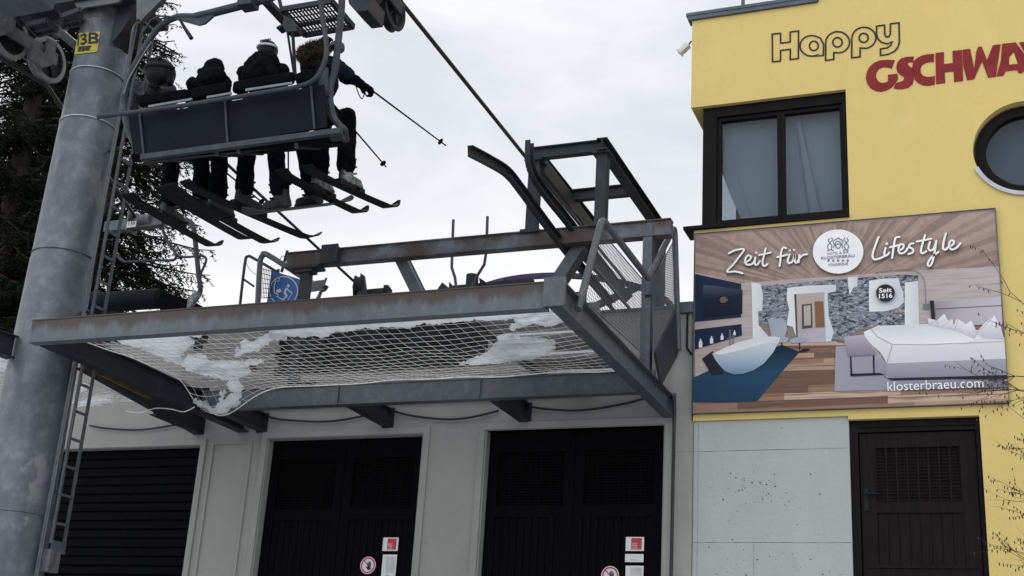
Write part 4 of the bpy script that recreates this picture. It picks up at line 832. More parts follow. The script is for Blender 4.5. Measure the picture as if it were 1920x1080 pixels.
# purple guide ring / bull wheel, bent rods, drive
bw = thing('bull_wheel', (-6.6, 17.6, 5.0), 'large dark purple horizontal bull wheel rim showing above the rusty front beam', 'wheel')
c = V3((-6.30, 17.75, 6.36)); R_ = 1.60
m_ = MB(); ribbon(m_, [c+V3((R_*cos(2*pi*i/64), R_*sin(2*pi*i/64), 0)) for i in range(64)], .07, (0, 0, 1), .07, True); m_.build('rim', 'purple', bw)
for i in range(8):
    a = 2*pi*i/8+.2; m_ = MB(); m_.bar(c+V3((.2*cos(a), .2*sin(a), -.05)), c+V3((R_*cos(a), R_*sin(a), .03)), .06, .10); m_.build('spoke', 'darksteel', bw)
m_ = MB(); m_.cyl(c+V3((0, 0, -1.36)), c+V3((0, 0, .1)), .22); m_.build('shaft', 'darksteel', bw)
for i, (lab, pts) in enumerate((('left one of two thin bent purple rods standing above the platform', [(850, 412), (848, 470), (847, 502), (853, 520), (856, 545)]), ('right one of two thin bent purple rods standing above the platform', [(914, 406), (912, 470), (908, 496), (893, 520), (885, 540)]))):
    m_ = MB(); m_.tube([W(x, y, 15.6) for x, y in pts], .022, 8); o = m_.build('bent_rod', 'purple'); tag(o, lab, 'rod', 'bent rods above the platform')
dv = thing('drive_motor', W(887, 545, 15.8), 'dark cylindrical motor housing at the foot of the bent rods', 'motor')
m_ = MB(); a = W(886, 516, 15.8); m_.cyl(a-V3((0, 0, 1.2)), a, .09); m_.build('housing', 'darksteel', dv)
m_ = MB()
for q in ([(818,545),(829,529),(842,540),(842,548)], [(841,545),(842,528),(852,540),(870,545)], [(935,535),(948,520),(958,535)], [(960,535),(961,519),(972,533)], [(900,536),(898,520),(922,536)]):
    m_.prism([W(x, y, 15.9) for x, y in q], (0, .06, 0))
m_.bar(W(845, 541, 16), W(1000, 527, 16), .1, .05); m_.build('base_plate', 'darksteel', dv)

def lathe_wheel(par, c, r, w, name='sheave', axis=(1,0,0), tyre='rubber'):
    """grooved rope wheel"""
    c = V3(c); ax = V3(axis).normalized(); up = V3((0,0,1)); s_ = ax.cross(up).normalized(); n = 40
    def ring(prof, m, nm, p, sm=True):
        vs = []; k = len(prof)
        for i in range(n):
            a = 2*pi*i/n; dd = s_*cos(a)+up*sin(a)
            for (rr, xx) in prof: vs.append(c+dd*rr+ax*xx)
        b = MB(); b.add(vs, [(i*k+j, ((i+1)%n)*k+j, ((i+1)%n)*k+(j+1)%k, i*k+(j+1)%k) for i in range(n) for j in range(k)], False)
        return b.build(nm, m, p)
    o = ring([(r*.97, -w/2), (r, -w/2+.01), (r*.88, -w*.12), (r*.88, w*.12), (r, w/2-.01), (r*.97, w/2), (r*.80, w/2), (r*.78, w*.3), (r*.78, -w*.3), (r*.80, -w/2)], tyre, name, par)
    ring([(r*.80, w*.42), (r*.74, w*.42), (r*.70, w*.15), (r*.2, w*.1), (r*.2, -w*.1), (r*.70, -w*.15), (r*.74, -w*.42), (r*.80, -w*.42)], 'wheel', 'wheel_disc', o)
    b = MB(); b.cyl(c-ax*w*.7, c+ax*w*.7, r*.2, n=14)
    for i in range(5):
        a = 2*pi*i/5+.4; dd = s_*cos(a)+up*sin(a); b.bar(c+dd*r*.2+ax*w*.2, c+dd*r*.7+ax*w*.2, .02, .04, ax)
    b.build('hub', 'wheel', o)
    return o
gs = thing('guide_sheave', W(680, 545, 15.8), 'small black cable pulley standing above the platform beam, left of the leaning brace', 'pulley')
c = W(672, 538, 15.8); lathe_wheel(gs, c, .17, .12, axis=(.9, .35, 0), tyre='wheel')
m_ = MB(); m_.prism([W(x, y, 15.7) for x, y in ((676,512),(682,516),(688,560),(668,560))], (0, .05, 0)); m_.bar(W(680, 549, 15.9), W(722, 545, 15.9), .12, .05); m_.prism([W(x, y, 15.9) for x, y in ((719,534),(727,534),(733,542),(733,556),(719,556))], (0, .05, 0)); m_.box((c.x-.1, 15.6, 4.98), (c.x+.5, 15.95, 6.0)); m_.build('stand', 'darksteel', gs)

# blue sign, loading gate frames on the left
bs = thing('lift_sign', W(532, 560, 14.5), 'blue square sign with white chairlift pictogram behind the rusty front beam', 'sign')
YS = 14.5
m_ = MB(); m_.prism([W(x, y, YS) for x, y in ((509, 507), (564, 524), (562, 572), (499, 574))], (0, .02, 0)); m_.build('plate', 'signblue', bs)
PW = lambda x, y: U(480+x/6, 440+y/6, 'Y', YS-.006)
m_ = MB(); ribbon(m_, [PW(311+158*cos(2*pi*i/40), 632+160*sin(2*pi*i/40)) for i in range(40)], .016, (0, -1, 0), .002, True)
def pst(m_, P, w): ribbon(m_, [PW(*p) for p in P], w, (0, -1, 0), .002)
pst(m_, [(262,482),(262,520),(222,525),(205,580),(208,655),(258,678)], .016); pst(m_, [(232,690),(310,738),(345,705)], .014); pst(m_, [(345,600),(322,650),(345,690),(310,738)], .035); pst(m_, [(345,600),(375,635),(408,655)], .016); pst(m_, [(408,655),(362,735)], .010)
m_.prism([PW(365+17*cos(i*.6), 575+17*sin(i*.6)) for i in range(10)], (0, -.002, 0)); m_.prism([PW(*p) for p in ((228,625),(272,605),(290,640),(262,655),(228,655))], (0, -.002, 0)); m_.build('pictogram', 'signwhite', bs)
m_ = MB(); m_.cyl(W(522, 505, YS+.06), W(516, 620, YS+.06), .02, n=8); m_.build('post', 'darksteel', bs)
lg = thing('loading_gate', W(480, 560, 14.2), 'two bent tube gate frames with netting beside the blue chairlift sign', 'gate')
m_ = MB(); m_.tube(smooth_pts([W(447, 600, 15.2), W(459, 495, 15.2), W(465, 481, 15.2), W(475, 484, 15.2), W(520, 510, 15.2)], 4), .022, 8); m_.tube([W(456, 523, 15.2), W(476, 537, 15.2)], .018, 6); m_.build('frame', 'darksteel', lg)
m_ = MB(); m_.tube(smooth_pts([W(482, 600, 14.3), W(487, 500, 14.3), W(492, 480, 14.3), W(502, 478, 14.3), W(560, 515, 14.3), W(590, 533, 14.3)], 4), .040, 10); m_.build('frame', 'galv', lg)
m_ = MB()
for i in range(7): m_.tube([W(494+i*3, 502+i, 14.35), W(490+i*3, 560, 14.35)], .005, 4); m_.tube([W(492, 504+i*9, 14.35), W(512, 510+i*8, 14.35)], .005, 4)
m_.build('netting', 'darksteel', lg); m_ = MB(); m_.tube(smooth_pts([W(462, 493, 15.2), W(468, 505, 15.2), W(480, 515, 15.2)]), .004, 4); m_.build('cord', 'darksteel', lg)
m_ = MB(); m_.cyl(W(539, 470, 15), W(528, 510, 15), .022, n=8); m_.tube(smooth_pts([W(524, 488, 15), W(530, 480, 15), W(536, 484, 15), W(540, 490, 15), W(556, 505, 15), W(566, 516, 15)]), .006, 4); tag(m_.build('marker_pole', 'darksteel'), 'thin dark pole with loose cord knotted round it, above the blue sign', 'pole')
m_ = MB(); m_.bar(W(566, 540, 13.6), W(606, 534, 14.2), .06, .14); m_.prism([W(x, y, 14.2) for x, y in ((600,530),(615,536),(610,544),(600,548),(596,560),(592,560),(600,544))], (0, .03, 0)); m_.cyl(W(612, 521, 14.2), W(598, 560, 14.2), .016, n=6); tag(m_.build('latch_arm', 'galv'), 'small grey latch arm reaching right from the gantry leg', 'arm')

# cables on the wall
Yk = 13.95
for lab, P in (('black cable drooping between joists, left end under the tower', [(168,798),(200,803),(260,806),(320,798),(345,792)]), ('black cable drooping above the middle garage door', [(460,762),(510,783),(560,789),(620,790),(680,780),(700,772)]),
               ('black cable drooping between the two right hand joists', [(728,768),(770,779),(830,786),(880,783),(935,770)]), ('black cable drooping above the right garage door', [(975,757),(1010,765),(1070,770),(1120,766),(1175,756),(1215,745)])):
    m_ = MB(); m_.tube(smooth_pts([W(x, y, Yk) for x, y in P]), .014, 6); o = m_.build('wall_cable', 'blackcable'); tag(o, lab, 'cable', 'cables on the garage wall')
m_ = MB(); m_.tube(smooth_pts([W(x, y, 13.93) for x, y in ((1250,736),(1260,742),(1264,760),(1264,800),(1262,900),(1260,1000),(1258,1100))]), .019, 8); tag(m_.build('down_cable', 'blackcable'), 'thick black cable running straight down the concrete beside the right garage door', 'cable')

# ================================================================== LIFT TOWER
tw = thing('lift_tower', (-9.97, 10.85, 1.0), 'thick galvanised lift tower with ladder and sheave crossarm', 'lift tower')
TX, TY = -9.97, 10.86
def rad(z): return .395-.0155*(z-1.5)
m_ = MB(); zs_ = [0.9, 2.02, 2.03, 4.9, 4.91, 6.58, 6.59, 7.22, 7.23, 8.1]
m_.tube([V3((TX, TY, z)) for z in zs_], [rad(z)+(.006 if i%2 else 0) for i, z in enumerate(zs_)], 48); pol = m_.build('pole', 'pole', tw)
for z, w_b in ((7.26, .010), (6.61, .012), (4.96, .004), (2.03, .006)):
    m_ = MB(); m_.tube([(TX, TY, z), (TX, TY, z+w_b)], rad(z)+.012, 48); m_.build('weld_seam', 'alu' if z > 6 else 'plate', pol)
m_ = MB(); m_.tube([(TX, TY, 7.93), (TX, TY, 8.09)], rad(8)+.012, 48, smooth=True); m_.build('collar', 'plate', tw)
# head plates and gusset
m_ = MB()
m_.box((TX-.5, TY-.45, 8.1), (TX+.55, TY+.45, 8.16)); m_.prism([(TX+.0, TY-.34, 8.16), (TX+.75, TY-.34, 8.75), (TX-.6, TY-.34, 8.75), (TX-.35, TY-.34, 8.16)], (0, .02, 0)); m_.prism([(TX+.30, TY-.2, 8.1), (TX+.85, TY-.2, 8.6), (TX+.42, TY-.2, 7.75), (TX+.30, TY-.2, 7.6)], (0, .3, 0)); m_.build('head_plate', 'darksteel', tw)
m_ = MB(); m_.ibeam((TX-2.6, TY, 8.72), (-5.7, TY, 8.72), .5, .5, .02, .46); m_.build('crossarm', 'galv', tw)
# ladder
ld = MB(); LXx = -9.42
for pp in ((190, 500), (213, 500)):
    p = U(*pp, 'X', LXx); ld.box((LXx-.03, p.y-.012, 1.75), (LXx+.0, p.y+.012, 7.9))
    if pp[0] == 190: ya = p.y
    else: yb_ = p.y
for k in range(21): ld.box((LXx-.028, ya, 1.95+k*.3), (LXx-.004, yb_, 1.975+k*.3))
for z in (2.3, 4.3, 6.3): ld.tube([(LXx-.03, ya, z), (TX+.2, TY+.1, z)], .018, 6)
ld.box((LXx, ya-.01, 1.66), (LXx+.01, yb_+.01, 1.78)); ld.build('ladder', 'galv', tw)
ld = MB(); ld.tube([(LXx-.10, ya-.04, z) for z in (1.2, 3, 5, 7.9)], .02, 8); ld.tube([(LXx-.06, ya-.06, z) for z in (1.2, 3, 5, 7.9)], .012, 6); ld.tube(smooth_pts([U(236, 176, 'X', -9.35), U(248, 60, 'X', -9.35), U(262, 40, 'X', -9.35)]), .014, 6); ld.build('cable_conduit', 'galv', tw)
m_ = MB(); p = U(103, 1055, 'X', -9.40); m_.box((-9.5, p.y-.09, p.z-.10), (-9.40, p.y+.07, p.z+.13)); m_.build('junction_box', 'plate', tw)
# scuffs, hole cover
for (x, y, rx, rz) in ((82, 875, .045, .085),):
    d = U(x, y, 'Y', 10.5); 
# sign 13B wrapped on the tube
def onpole(x, y, eps=.004):
    d = (_r*((x-960)/F_PX)+_u*((540-y)/F_PX)+_f).normalized()
    a = d.x**2+d.y**2; r = rad(7.3)+eps; b = d.x*TX+d.y*TY; c = TX**2+TY**2-r*r; q = b*b-a*c
    return d*((b-sqrt(max(q, 0)))/a)
def polepatch(name, m, quad, nu=10, nv=4, eps=.006, par=None):
    (x0,y0),(x1,y1),(x2,y2),(x3,y3) = quad; m_ = MB(); vs = []
    for j in range(nv+1):
        for i in range(nu+1):
            u, v = i/nu, j/nv; x = (x0*(1-u)+x1*u)*(1-v)+(x3*(1-u)+x2*u)*v; y = (y0*(1-u)+y1*u)*(1-v)+(y3*(1-u)+y2*u)*v
            vs.append(onpole(x, y-4*eps*0-3.5*sin(pi*u)*0, eps))
    m_.add(vs, [(j*(nu+1)+i, j*(nu+1)+i+1, (j+1)*(nu+1)+i+1, (j+1)*(nu+1)+i) for j in range(nv) for i in range(nu)], True)
    return m_.build(name, m, par, recalc=False)
pn = polepatch('number_plate', 'signyellow', ((147,62),(188,59),(182,97),(139,102)), par=tw, eps=.006)
def pstroke(name, m, strokes, w, par, eps=.010):
    m_ = MB()
    for S_ in strokes:
        P = [onpole(x/6.75, y/6.75, eps) for x, y in S_]; c = V3((TX, TY, 0))
        for i in range(len(P)-1):
            a, b = P[i], P[i+1]; nrm = V3((a.x-TX, a.y-TY, 0)).normalized(); d = (b-a).normalized(); s_ = d.cross(nrm).normalized()*w/2; a2 = a-d*w*.3; b2 = b+d*w*.3; o = nrm*(.0004*(i%2))
            m_.add([a2+s_+o, a2-s_+o, b2-s_+o, b2+s_+o], [(0, 1, 2, 3)])
    return m_.build(name, m, par, recalc=False)
pstroke('printed_number', 'blacktext', [[(968,500),(992,455),(985,570)], [(1025,455),(1060,430),(1085,450),(1070,485),(1045,492),(1080,500),(1088,530),(1060,555),(1025,548)], [(1135,425),(1132,540)], [(1135,425),(1200,425),(1228,445),(1210,475),(1135,482)], [(1200,478),(1232,505),(1220,535),(1132,540)]], .032, pn)
pstroke('printed_letters', 'blacktext', [[(1028,596),(998,598),(996,616),(1020,618),(1014,640),(990,642)], [(1075,592),(1045,594),(1042,612),(1068,614),(1062,636),(1036,638)], [(1145,586),(1098,590),(1088,628),(1120,630),(1124,608),(1108,608)]], .023, pn)
# sheave assemblies
def walk(name, P, m='darksteel', par=None, nb=15, z=0.0):
    A, B, C, D = P; m_ = MB()      # frame of the grating
    for a, b in ((A, B), (B, C), (C, D), (D, A)): m_.bar(a, b, .035, .06)
    m_.bar((A+D)/2+(D-A)*.12, (B+C)/2+(C-B)*.12, .05, .03)
    for i in range(1, nb): m_.bar(A.lerp(B, i/nb), D.lerp(C, i/nb), .012, .02)
    for i in range(1, 6): m_.bar(A.lerp(D, i/6), B.lerp(C, i/6), .008, .012)
    return m_.build(name, m, par)
as_ = thing('sheave_assembly', (-6.2, 10.8, 7.5), 'dark rope wheel battery hanging from the tower arm above the chair', 'rope wheels')
c = U(735, 18, 'X', -6.15); lathe_wheel(as_, c, .25, .10, tyre='wheel')
for k in (1, 2, 3): lathe_wheel(as_, c+V3((0, -.52*k, .035*k)), .25, .10, tyre='wheel')
m_ = MB(); m_.bar(c+V3((-.09, .05, .02)), c+V3((-.09, -1.9, .14)), .03, .16); m_.bar(c+V3((.09, .05, .02)), c+V3((.09, -1.9, .14)), .03, .16); m_.bar(c+V3((-.12, -.8, .1)), c+V3((-.12, -.3, 1.0)), .12, .12); m_.build('rocker_beam', 'darksteel', as_)
m_ = MB(); m_.prism([U(x, y, 'Y', 10.3) for x, y in ((650,-10),(655,8),(669,22),(690,19),(694,-10))], (0, .35, 0)); m_.build('guard', 'darksteel', as_)
walk('catwalk_grating', [U(x, y, 'Z', 7.52) for x, y in ((528,18),(622,2),(663,50),(572,66))], par=as_)
m_ = MB(); m_.bar(U(478, -20, 'Z', 7.56), U(545, 52, 'Z', 7.56), .10, .05); m_.bar(U(520, -15, 'Z', 7.9), U(535, 45, 'Z', 7.5), .04, .04); m_.prism([U(x, y, 'Y', 10.4) for x, y in ((532,28),(545,34),(556,48),(556,58),(536,60),(530,48),(518,53),(518,50),(530,44))], (0, .12, 0)); m_.build('catwalk_bracket', 'darksteel', as_)
m_ = MB(); m_.tube([U(539, 60, 'Y', 10.4), U(553, 150, 'Y', 10.4)], .013, 6); m_.tube([U(549, 62, 'Y', 10.4), U(554, 150, 'Y', 10.4)], .018, 6); tag(m_.build('hanging_rod', 'blacksteel'), 'pair of thin black rods hanging from the catwalk between two skiers', 'rod')
al = thing('sheave_assembly', (-11.6, 10.8, 7.5), 'rope wheel battery with pale tyres at the top left of the tower', 'rope wheels')
c2 = U(88, 113, 'X', -11.6); c1 = U(16, 68, 'X', -11.6); dd = c1-c2
for k in range(4): lathe_wheel(al, c2+dd*k, .31, .12)
ax = V3((.13, 0, 0)); m_ = MB(); m_.bar(c2+ax-dd*.05, c2+ax+dd*3.2, .03, .17); m_.bar(c2-ax-dd*.05, c2-ax+dd*3.2, .03, .17); m_.build('rocker_beam', 'plate', al)
m_ = MB(); m_.prism([U(x, y, 'X', -11.4) for x, y in ((-30,-6),(0,16),(31,36),(28,58),(0,68),(-30,60))], (-.05, 0, 0)); m_.build('side_plate', 'plate', al)
m_ = MB(); m_.prism([U(x, y, 'X', -11.42) for x, y in ((92,72),(108,80),(98,122),(80,128),(58,112),(60,88),(84,100))], (-.04, 0, 0)); m_.build('wheel_bracket', 'plate', al)
walk('catwalk_grating', [U(x, y, 'Z', 8.15) for x, y in ((22,18),(100,4),(112,30),(40,46))], par=al)
walk('catwalk_grating', [U(x, y, 'Z', 8.0) for x, y in ((50,46),(88,38),(108,56),(72,66))], par=al, nb=8)
walk('catwalk_grating', [U(x, y, 'Z', 7.9) for x, y in ((118,30),(150,18),(152,44),(118,50))], par=al, nb=8)
m_ = MB(); m_.bar(U(116, -10, 'Y', 11.2), U(108, 64, 'Y', 11.2), .16, .16, (0, 1, 0)); m_.bar(U(86, 38, 'Y', 11.1), U(150, 92, 'Y', 11.1), .12, .10); m_.bar(U(127, 0, 'Y', 11.2), U(152, 30, 'Y', 11.2), .05, .3, (0, 1, 0)); m_.build('hanger_post', 'galv', al)
m_ = MB(); m_.bar(U(-30, 6, 'Y', 9.6), U(74, -14, 'Y', 9.6), .5, .14); m_.build('catwalk_beam', 'galv', al)
m_ = MB(); m_.prism([U(x, y, 'Y', 10.45) for x, y in ((122,-14),(150,20),(160,14),(222,4),(236,-14))], (0, .03, 0)); m_.prism([U(x, y, 'Y', 10.35) for x, y in ((256,-20),(256,38),(302,-6),(302,-20))], (0, .04, 0)); m_.bar(U(262, 36, 'Y', 10.2), U(306, -8, 'Y', 10.2), .12, .06, (0, 1, 0)); m_.build('gusset', 'galv', tw)

# ropes
A = U(749, 0, 'X', -6.12); B = U(990, 300, 'X', -6.12); d = (B-A).normalized()
def sag(a, b, s, n=40): return [V3(a).lerp(V3(b), i/n)-V3((0, 0, s*4*(i/n)*(1-i/n))) for i in range(n+1)]
m_ = MB(); m_.tube(sag(A-d*14, A-d*1.1, .0, 4), .026, 8); m_.tube([A-d*1.1, A, B, A+d*9], .026, 8); tag(m_.build('haul_rope', 'rope'), 'black haul rope running from the tower wheels down to the steel gantry', 'rope')
A = W(664, 528, 15.8); B = U(520, 395, 'Y', 13.6); d = (B-A).normalized()
m_ = MB(); m_.tube([A, A+d*5.0], .020, 8); tag(m_.build('tension_cable', 'rope'), 'thinner dark cable crossing behind the skis down to the small pulley', 'cable')
m_ = MB(); m_.tube([W(255, 408, 15.6), c2+V3((0, .1, -.33)), c2+dd*3+V3((0, 0, -.33)), c2+dd*3+V3((0, -8, .6))], .026, 8); tag(m_.build('haul_rope', 'rope'), 'haul rope under the pale tyred wheels left of the tower', 'rope')

# ================================================================== CHAIR WITH FOUR RIDERS
def caps(m_, a, b, ra, rb, n=12):
    a, b = V3(a), V3(b); m_.tube([a, b], [ra, rb], n, True); m_.ell(a, (ra,)*3, n, 8); m_.ell(b, (rb,)*3, n, 8)
def fuse(m_, name, m, parent, vox=.016, smooth=3, mats=None, pick=None, disp=0):
    """melt overlapping shapes into ONE continuous skin"""
    tmp = bpy.data.meshes.new('t'); tmp.from_pydata([tuple(q) for q in m_.v], [], m_.f); b = bmesh.new(); b.from_mesh(tmp); bmesh.ops.recalc_face_normals(b, faces=b.faces); b.to_mesh(tmp); b.free()
    o = bpy.data.objects.new('t', tmp); COL.objects.link(o)
    r = o.modifiers.new('r', 'REMESH'); r.mode = 'VOXEL'; r.voxel_size = vox; s_ = o.modifiers.new('s', 'SMOOTH'); s_.iterations = smooth; s_.factor = .5
    me = bpy.data.meshes.new_from_object(o.evaluated_get(bpy.context.evaluated_depsgraph_get())); bpy.data.objects.remove(o)
    vs = [v.co.copy() for v in me.vertices]
    if disp:
        for i, v in enumerate(me.vertices): vs[i] = vs[i]+v.normal*(disp*noise.noise(vs[i]*9)+disp*.6*noise.noise(vs[i]*23))
    k = MB(); k.v = vs; k.f = [tuple(p.vertices) for p in me.polygons]; k.sm = [True]*len(k.f)
    ob = k.build(name, m, parent)
    if pick:
        ob.data.materials.append(M[mats]); og = V3(ob['_w'])
        for p in ob.data.polygons:
            if pick(p.center+og): p.material_index = 1
    return ob
chair = thing('chairlift_chair', W(440, 300, 8.6), 'occupied four seat lift chair seen from behind with dark blue back panels', 'chairlift')
YC = 8.5
m_ = MB(); m_.tube(smooth_pts([W(x, y, y_) for x, y, y_ in ((183,219,8.35),(240,212,8.40),(330,200,8.42),(400,189,8.42),(500,173,8.42),(560,162,8.42),(588,150,8.43),(604,128,8.45),(612,98,8.47),(609,60,8.5),(603,20,8.5),(598,-40,8.5),(590,-120,8.5))], 5), .022, 10); m_.build('top_tube', 'chairtube', chair)
m_ = MB(); m_.tube(smooth_pts([W(x, y, YC+.1) for x, y in ((560,-190),(612,-130),(638,-70),(641,0),(636,60),(628,130),(620,160),(619,190),(626,222),(646,244))], 5)+[W(648,262,YC+.25)], .031, 12); m_.build('side_tube', 'chairtube', chair)
m_ = MB(); m_.tube(smooth_pts([W(x, y, YC+.1) for x, y in ((500,-2),(430,16),(372,30),(332,32),(300,50),(276,82),(252,125),(240,152),(232,190),(240,240),(262,290))], 5), [.040]*11+[.031]*40, 12); m_.build('side_tube', 'chairtube', chair)
m_ = MB(); m_.tube([W(500,-2,YC+.1), W(560,-30,YC+.1), W(600,-90,YC+.1), W(570,-180,YC+.1)], .045, 12); m_.box(W(446,-6,YC), W(485,20,YC+.14)); m_.build('cross_bar', 'chairtube', chair)
a = W(470, -20, YC+.1); m_ = MB(); m_.tube([a, a+V3((-.25, 0, .5)), V3((-6.13, YC+.1, 7.2)), V3((-6.12, YC+.1, 7.66))], .05, 12); m_.box((-6.2, YC-.2, 7.6), (-6.05, YC+.4, 7.8)); m_.build('hanger', 'chairtube', chair)
m_ = MB(); m_.prism([W(x, y, YC+.08) for x, y in ((300,34),(332,27),(402,28),(384,44),(372,47),(350,41),(330,36))], (0, .02, 0)); m_.tube([W(318,31,YC+.05), W(300,30,YC+.05), W(283,38,YC+.05), W(262,70,YC+.05)], .009, 6); m_.build('gusset', 'chairtube', chair)
m_ = MB(); m_.tube([W(337,36,YC), W(346,52,YC), W(359,72,YC)], [.012,.016,.02], 8); m_.build('stop_handle', 'blacksteel', chair)
m_ = MB(); m_.tube([W(284,78,YC+.02), W(262,112,YC+.02), W(240,150,YC+.02), W(232,176,YC+.02)], .006, 6); m_.build('safety_cord', 'dullalu', chair)
for k, P in enumerate((((262,216),(421,191),(426,268),(270,293)), ((423,191),(583,163),(589,242),(428,268)), ((585,163),(607,158),(612,238),(591,242)), ((240,212),(260,212),(266,292),(250,286)))):
    m_ = MB(); m_.prism([W(x, y, YC) for x, y in P], (0, .02, 0)); m_.build('back_panel', 'chairpanel', chair)
for (x0, y0), (x1, y1) in (((262,215),(270,293)), ((422,190),(427,268)), ((583,162),(590,242))):
    m_ = MB(); m_.tube([W(x0, y0, YC-.01), W(x1, y1, YC-.01)], .012, 8); m_.build('back_strut', 'chairtube', chair)
m_ = MB(); m_.bar(W(266, 296, YC), W(640, 246, YC), .05, .05); m_.bar(W(272, 303, YC+.09), W(645, 257, YC+.09), .05, .035); m_.build('bottom_rail', 'chairtube', chair)
a, b = W(258, 300, YC+.12), W(622, 265, YC+.12); m_ = MB(); m_.prism([a+V3((0, -.1, 0)), a+V3((0, -.06, -.045)), a+V3((0, .36, .13)), a+V3((0, .42, .19)), a+V3((0, .36, .24)), a+V3((0, -.02, .10))], b-a)
m_.build('seat', 'cushion', chair)
for t in (.18, .45, .56, .85):
    m_ = MB(); p = a.lerp(b, t)+V3((0, -.05, -.055)); m_.bar(p+V3((0, -.02, .01)), p+V3((0, .34, .165)), .035, .05); m_.build('seat_bracket', 'chairtube', chair)
for (x0, y0, x1, y1) in ((262,190,352,178), (360,178,432,164), (438,165,552,146), (556,150,592,140)):
    m_ = MB(); a_, b_ = W(x0, y0, YC+.02), W(x1, y1, YC+.02); m_.bar(a_, b_, .07, .115); 
    o = m_.build('head_cushion', 'cushion', chair); bv = o.modifiers.new('b', 'BEVEL'); bv.width = .03; bv.segments = 3
m_ = MB()
for (x0, y0, x1, y1) in ((279,200,360,186), (388,183,434,175), (461,169,548,156)): m_.bar(W(x0, y0, YC-.05), W(x1, y1, YC-.05), .015, .022)
m_.build('cushion_rail', 'dullalu', chair)
m_ = MB(); m_.prism([W(x, y, YC+.06) for x, y in ((597,128),(614,126),(617,180),(604,182),(597,165))], (0, .02, 0)); m_.build('side_plate', 'chairtube', chair)

SKL = 1.62
def ski(tail, tip, Ya, label, L_=SKL, group='skis hanging under the chair'):
    A = W(*tail, Ya); B = ray_at(*tip, A, L_)
    d = (B-A).normalized(); s_ = V3((1, 0, 0))-d*d.x; s_.normalize(); n_ = s_.cross(d).normalized()
    if n_.z < 0: n_ = -n_
    m_ = MB(); rows = []; K = 24
    for i in range(K+1):
        t = i/K; wd = .054+.012*(1-2*t)**2 if t < .9 else .066*(1-((t-.9)/.1)**2*.75); cam_ = .05*sin(pi*t)*-.25+max(0, (t-.86)/.14)**2*.11+max(0, (.06-t)/.06)**2*.03
        c = A+d*(L_*t)+n_*cam_; rows += [c-s_*wd, c+s_*wd, c+s_*wd+n_*.016, c-s_*wd+n_*.016]
    m_.add(rows, [(4*i+j, 4*i+(j+1)%4, 4*i+4+(j+1)%4, 4*i+4+j) for i in range(K) for j in range(4)]+[(0, 1, 2, 3), (4*K, 4*K+3, 4*K+2, 4*K+1)])
    t_ = thing('ski', A, label, 'ski', group); m_.build('ski_board', 'ski', t_)
    m_ = MB(); m_.tube([A+d*(L_*t)+s_*(.058+.004)*(-1)+n_*(.012-.0125*sin(pi*t)) for t in (.05, .3, .5, .7, .86)], .0045, 5); m_.build('edge', 'skiedge', t_)
    bpos = A+d*(L_*.44)+n_*.012; m_ = MB(); m_.bar(bpos-d*.20+n_*.02, bpos-d*.10+n_*.02, .06, .05, n_); m_.build('binding', 'blacksteel', t_); m_ = MB(); m_.bar(bpos+d*.13+n_*.02, bpos+d*.22+n_*.02, .06, .045, n_); m_.build('binding', 'blacksteel', t_)
    return bpos+n_*.035, d, n_, s_
SK = {}
SK['1l'] = ski((238,370), (415,472), 8.75, 'leftmost and lowest ski, worn by the grey jacketed rider')
SK['1r'] = ski((300,357), (476,459), 8.80, 'second ski from the left, ending just short of the third tip')
SK['2l'] = ski((318,352), (520,467), 8.72, 'third ski from the left, crossing over the second')
SK['2r'] = ski((345,346), (600,457), 8.62, 'fourth and longest looking ski, its tip above the gate frame', 1.72)
SK['4l'] = ski((527,326), (689,408), 8.80, 'ski under the left boot of the fur hooded rider')
SK['4r'] = ski((574,318), (748,398), 8.80, 'rightmost ski, under the lifted right boot of the fur hooded rider')
# snowboard
A = W(458, 403, 8.9); B = ray_at(661, 379, A, 1.42); d = (B-A).normalized(); n_ = V3((-.02, -.22, 1)); n_ = (n_-d*n_.dot(d)).normalized(); s_ = n_.cross(d).normalized()
m_ = MB(); rows = []
for i in range(31):
    t = i/30; wd = .125*min(1, (1-abs(2*t-1)**5.5))**.5+.004; c = A+d*(1.42*t)+n_*(max(0, abs(2*t-1)-.72)/.28)**2*.06
    rows += [c-s_*wd, c+s_*wd, c+s_*wd+n_*.012, c-s_*wd+n_*.012]
m_.add(rows, [(4*i+j, 4*i+(j+1)%4, 4*i+4+(j+1)%4, 4*i+4+j) for i in range(30) for j in range(4)]+[(0,1,2,3), (120,123,122,121)])
sbT = thing('snowboard', A, 'dark snowboard seen edge on beneath the third rider', 'snowboard'); m_.build('deck', 'boot', sbT)
m_ = MB(); b3l = A+d*.42+n_*.02; b3r = A+d*.84+n_*.02
for q in (b3l, b3r): m_ = MB(); m_.bar(q-s_*.12+n_*.01, q+s_*.12+n_*.01, .1, .03, n_); m_.build('binding', 'blacksteel', sbT)

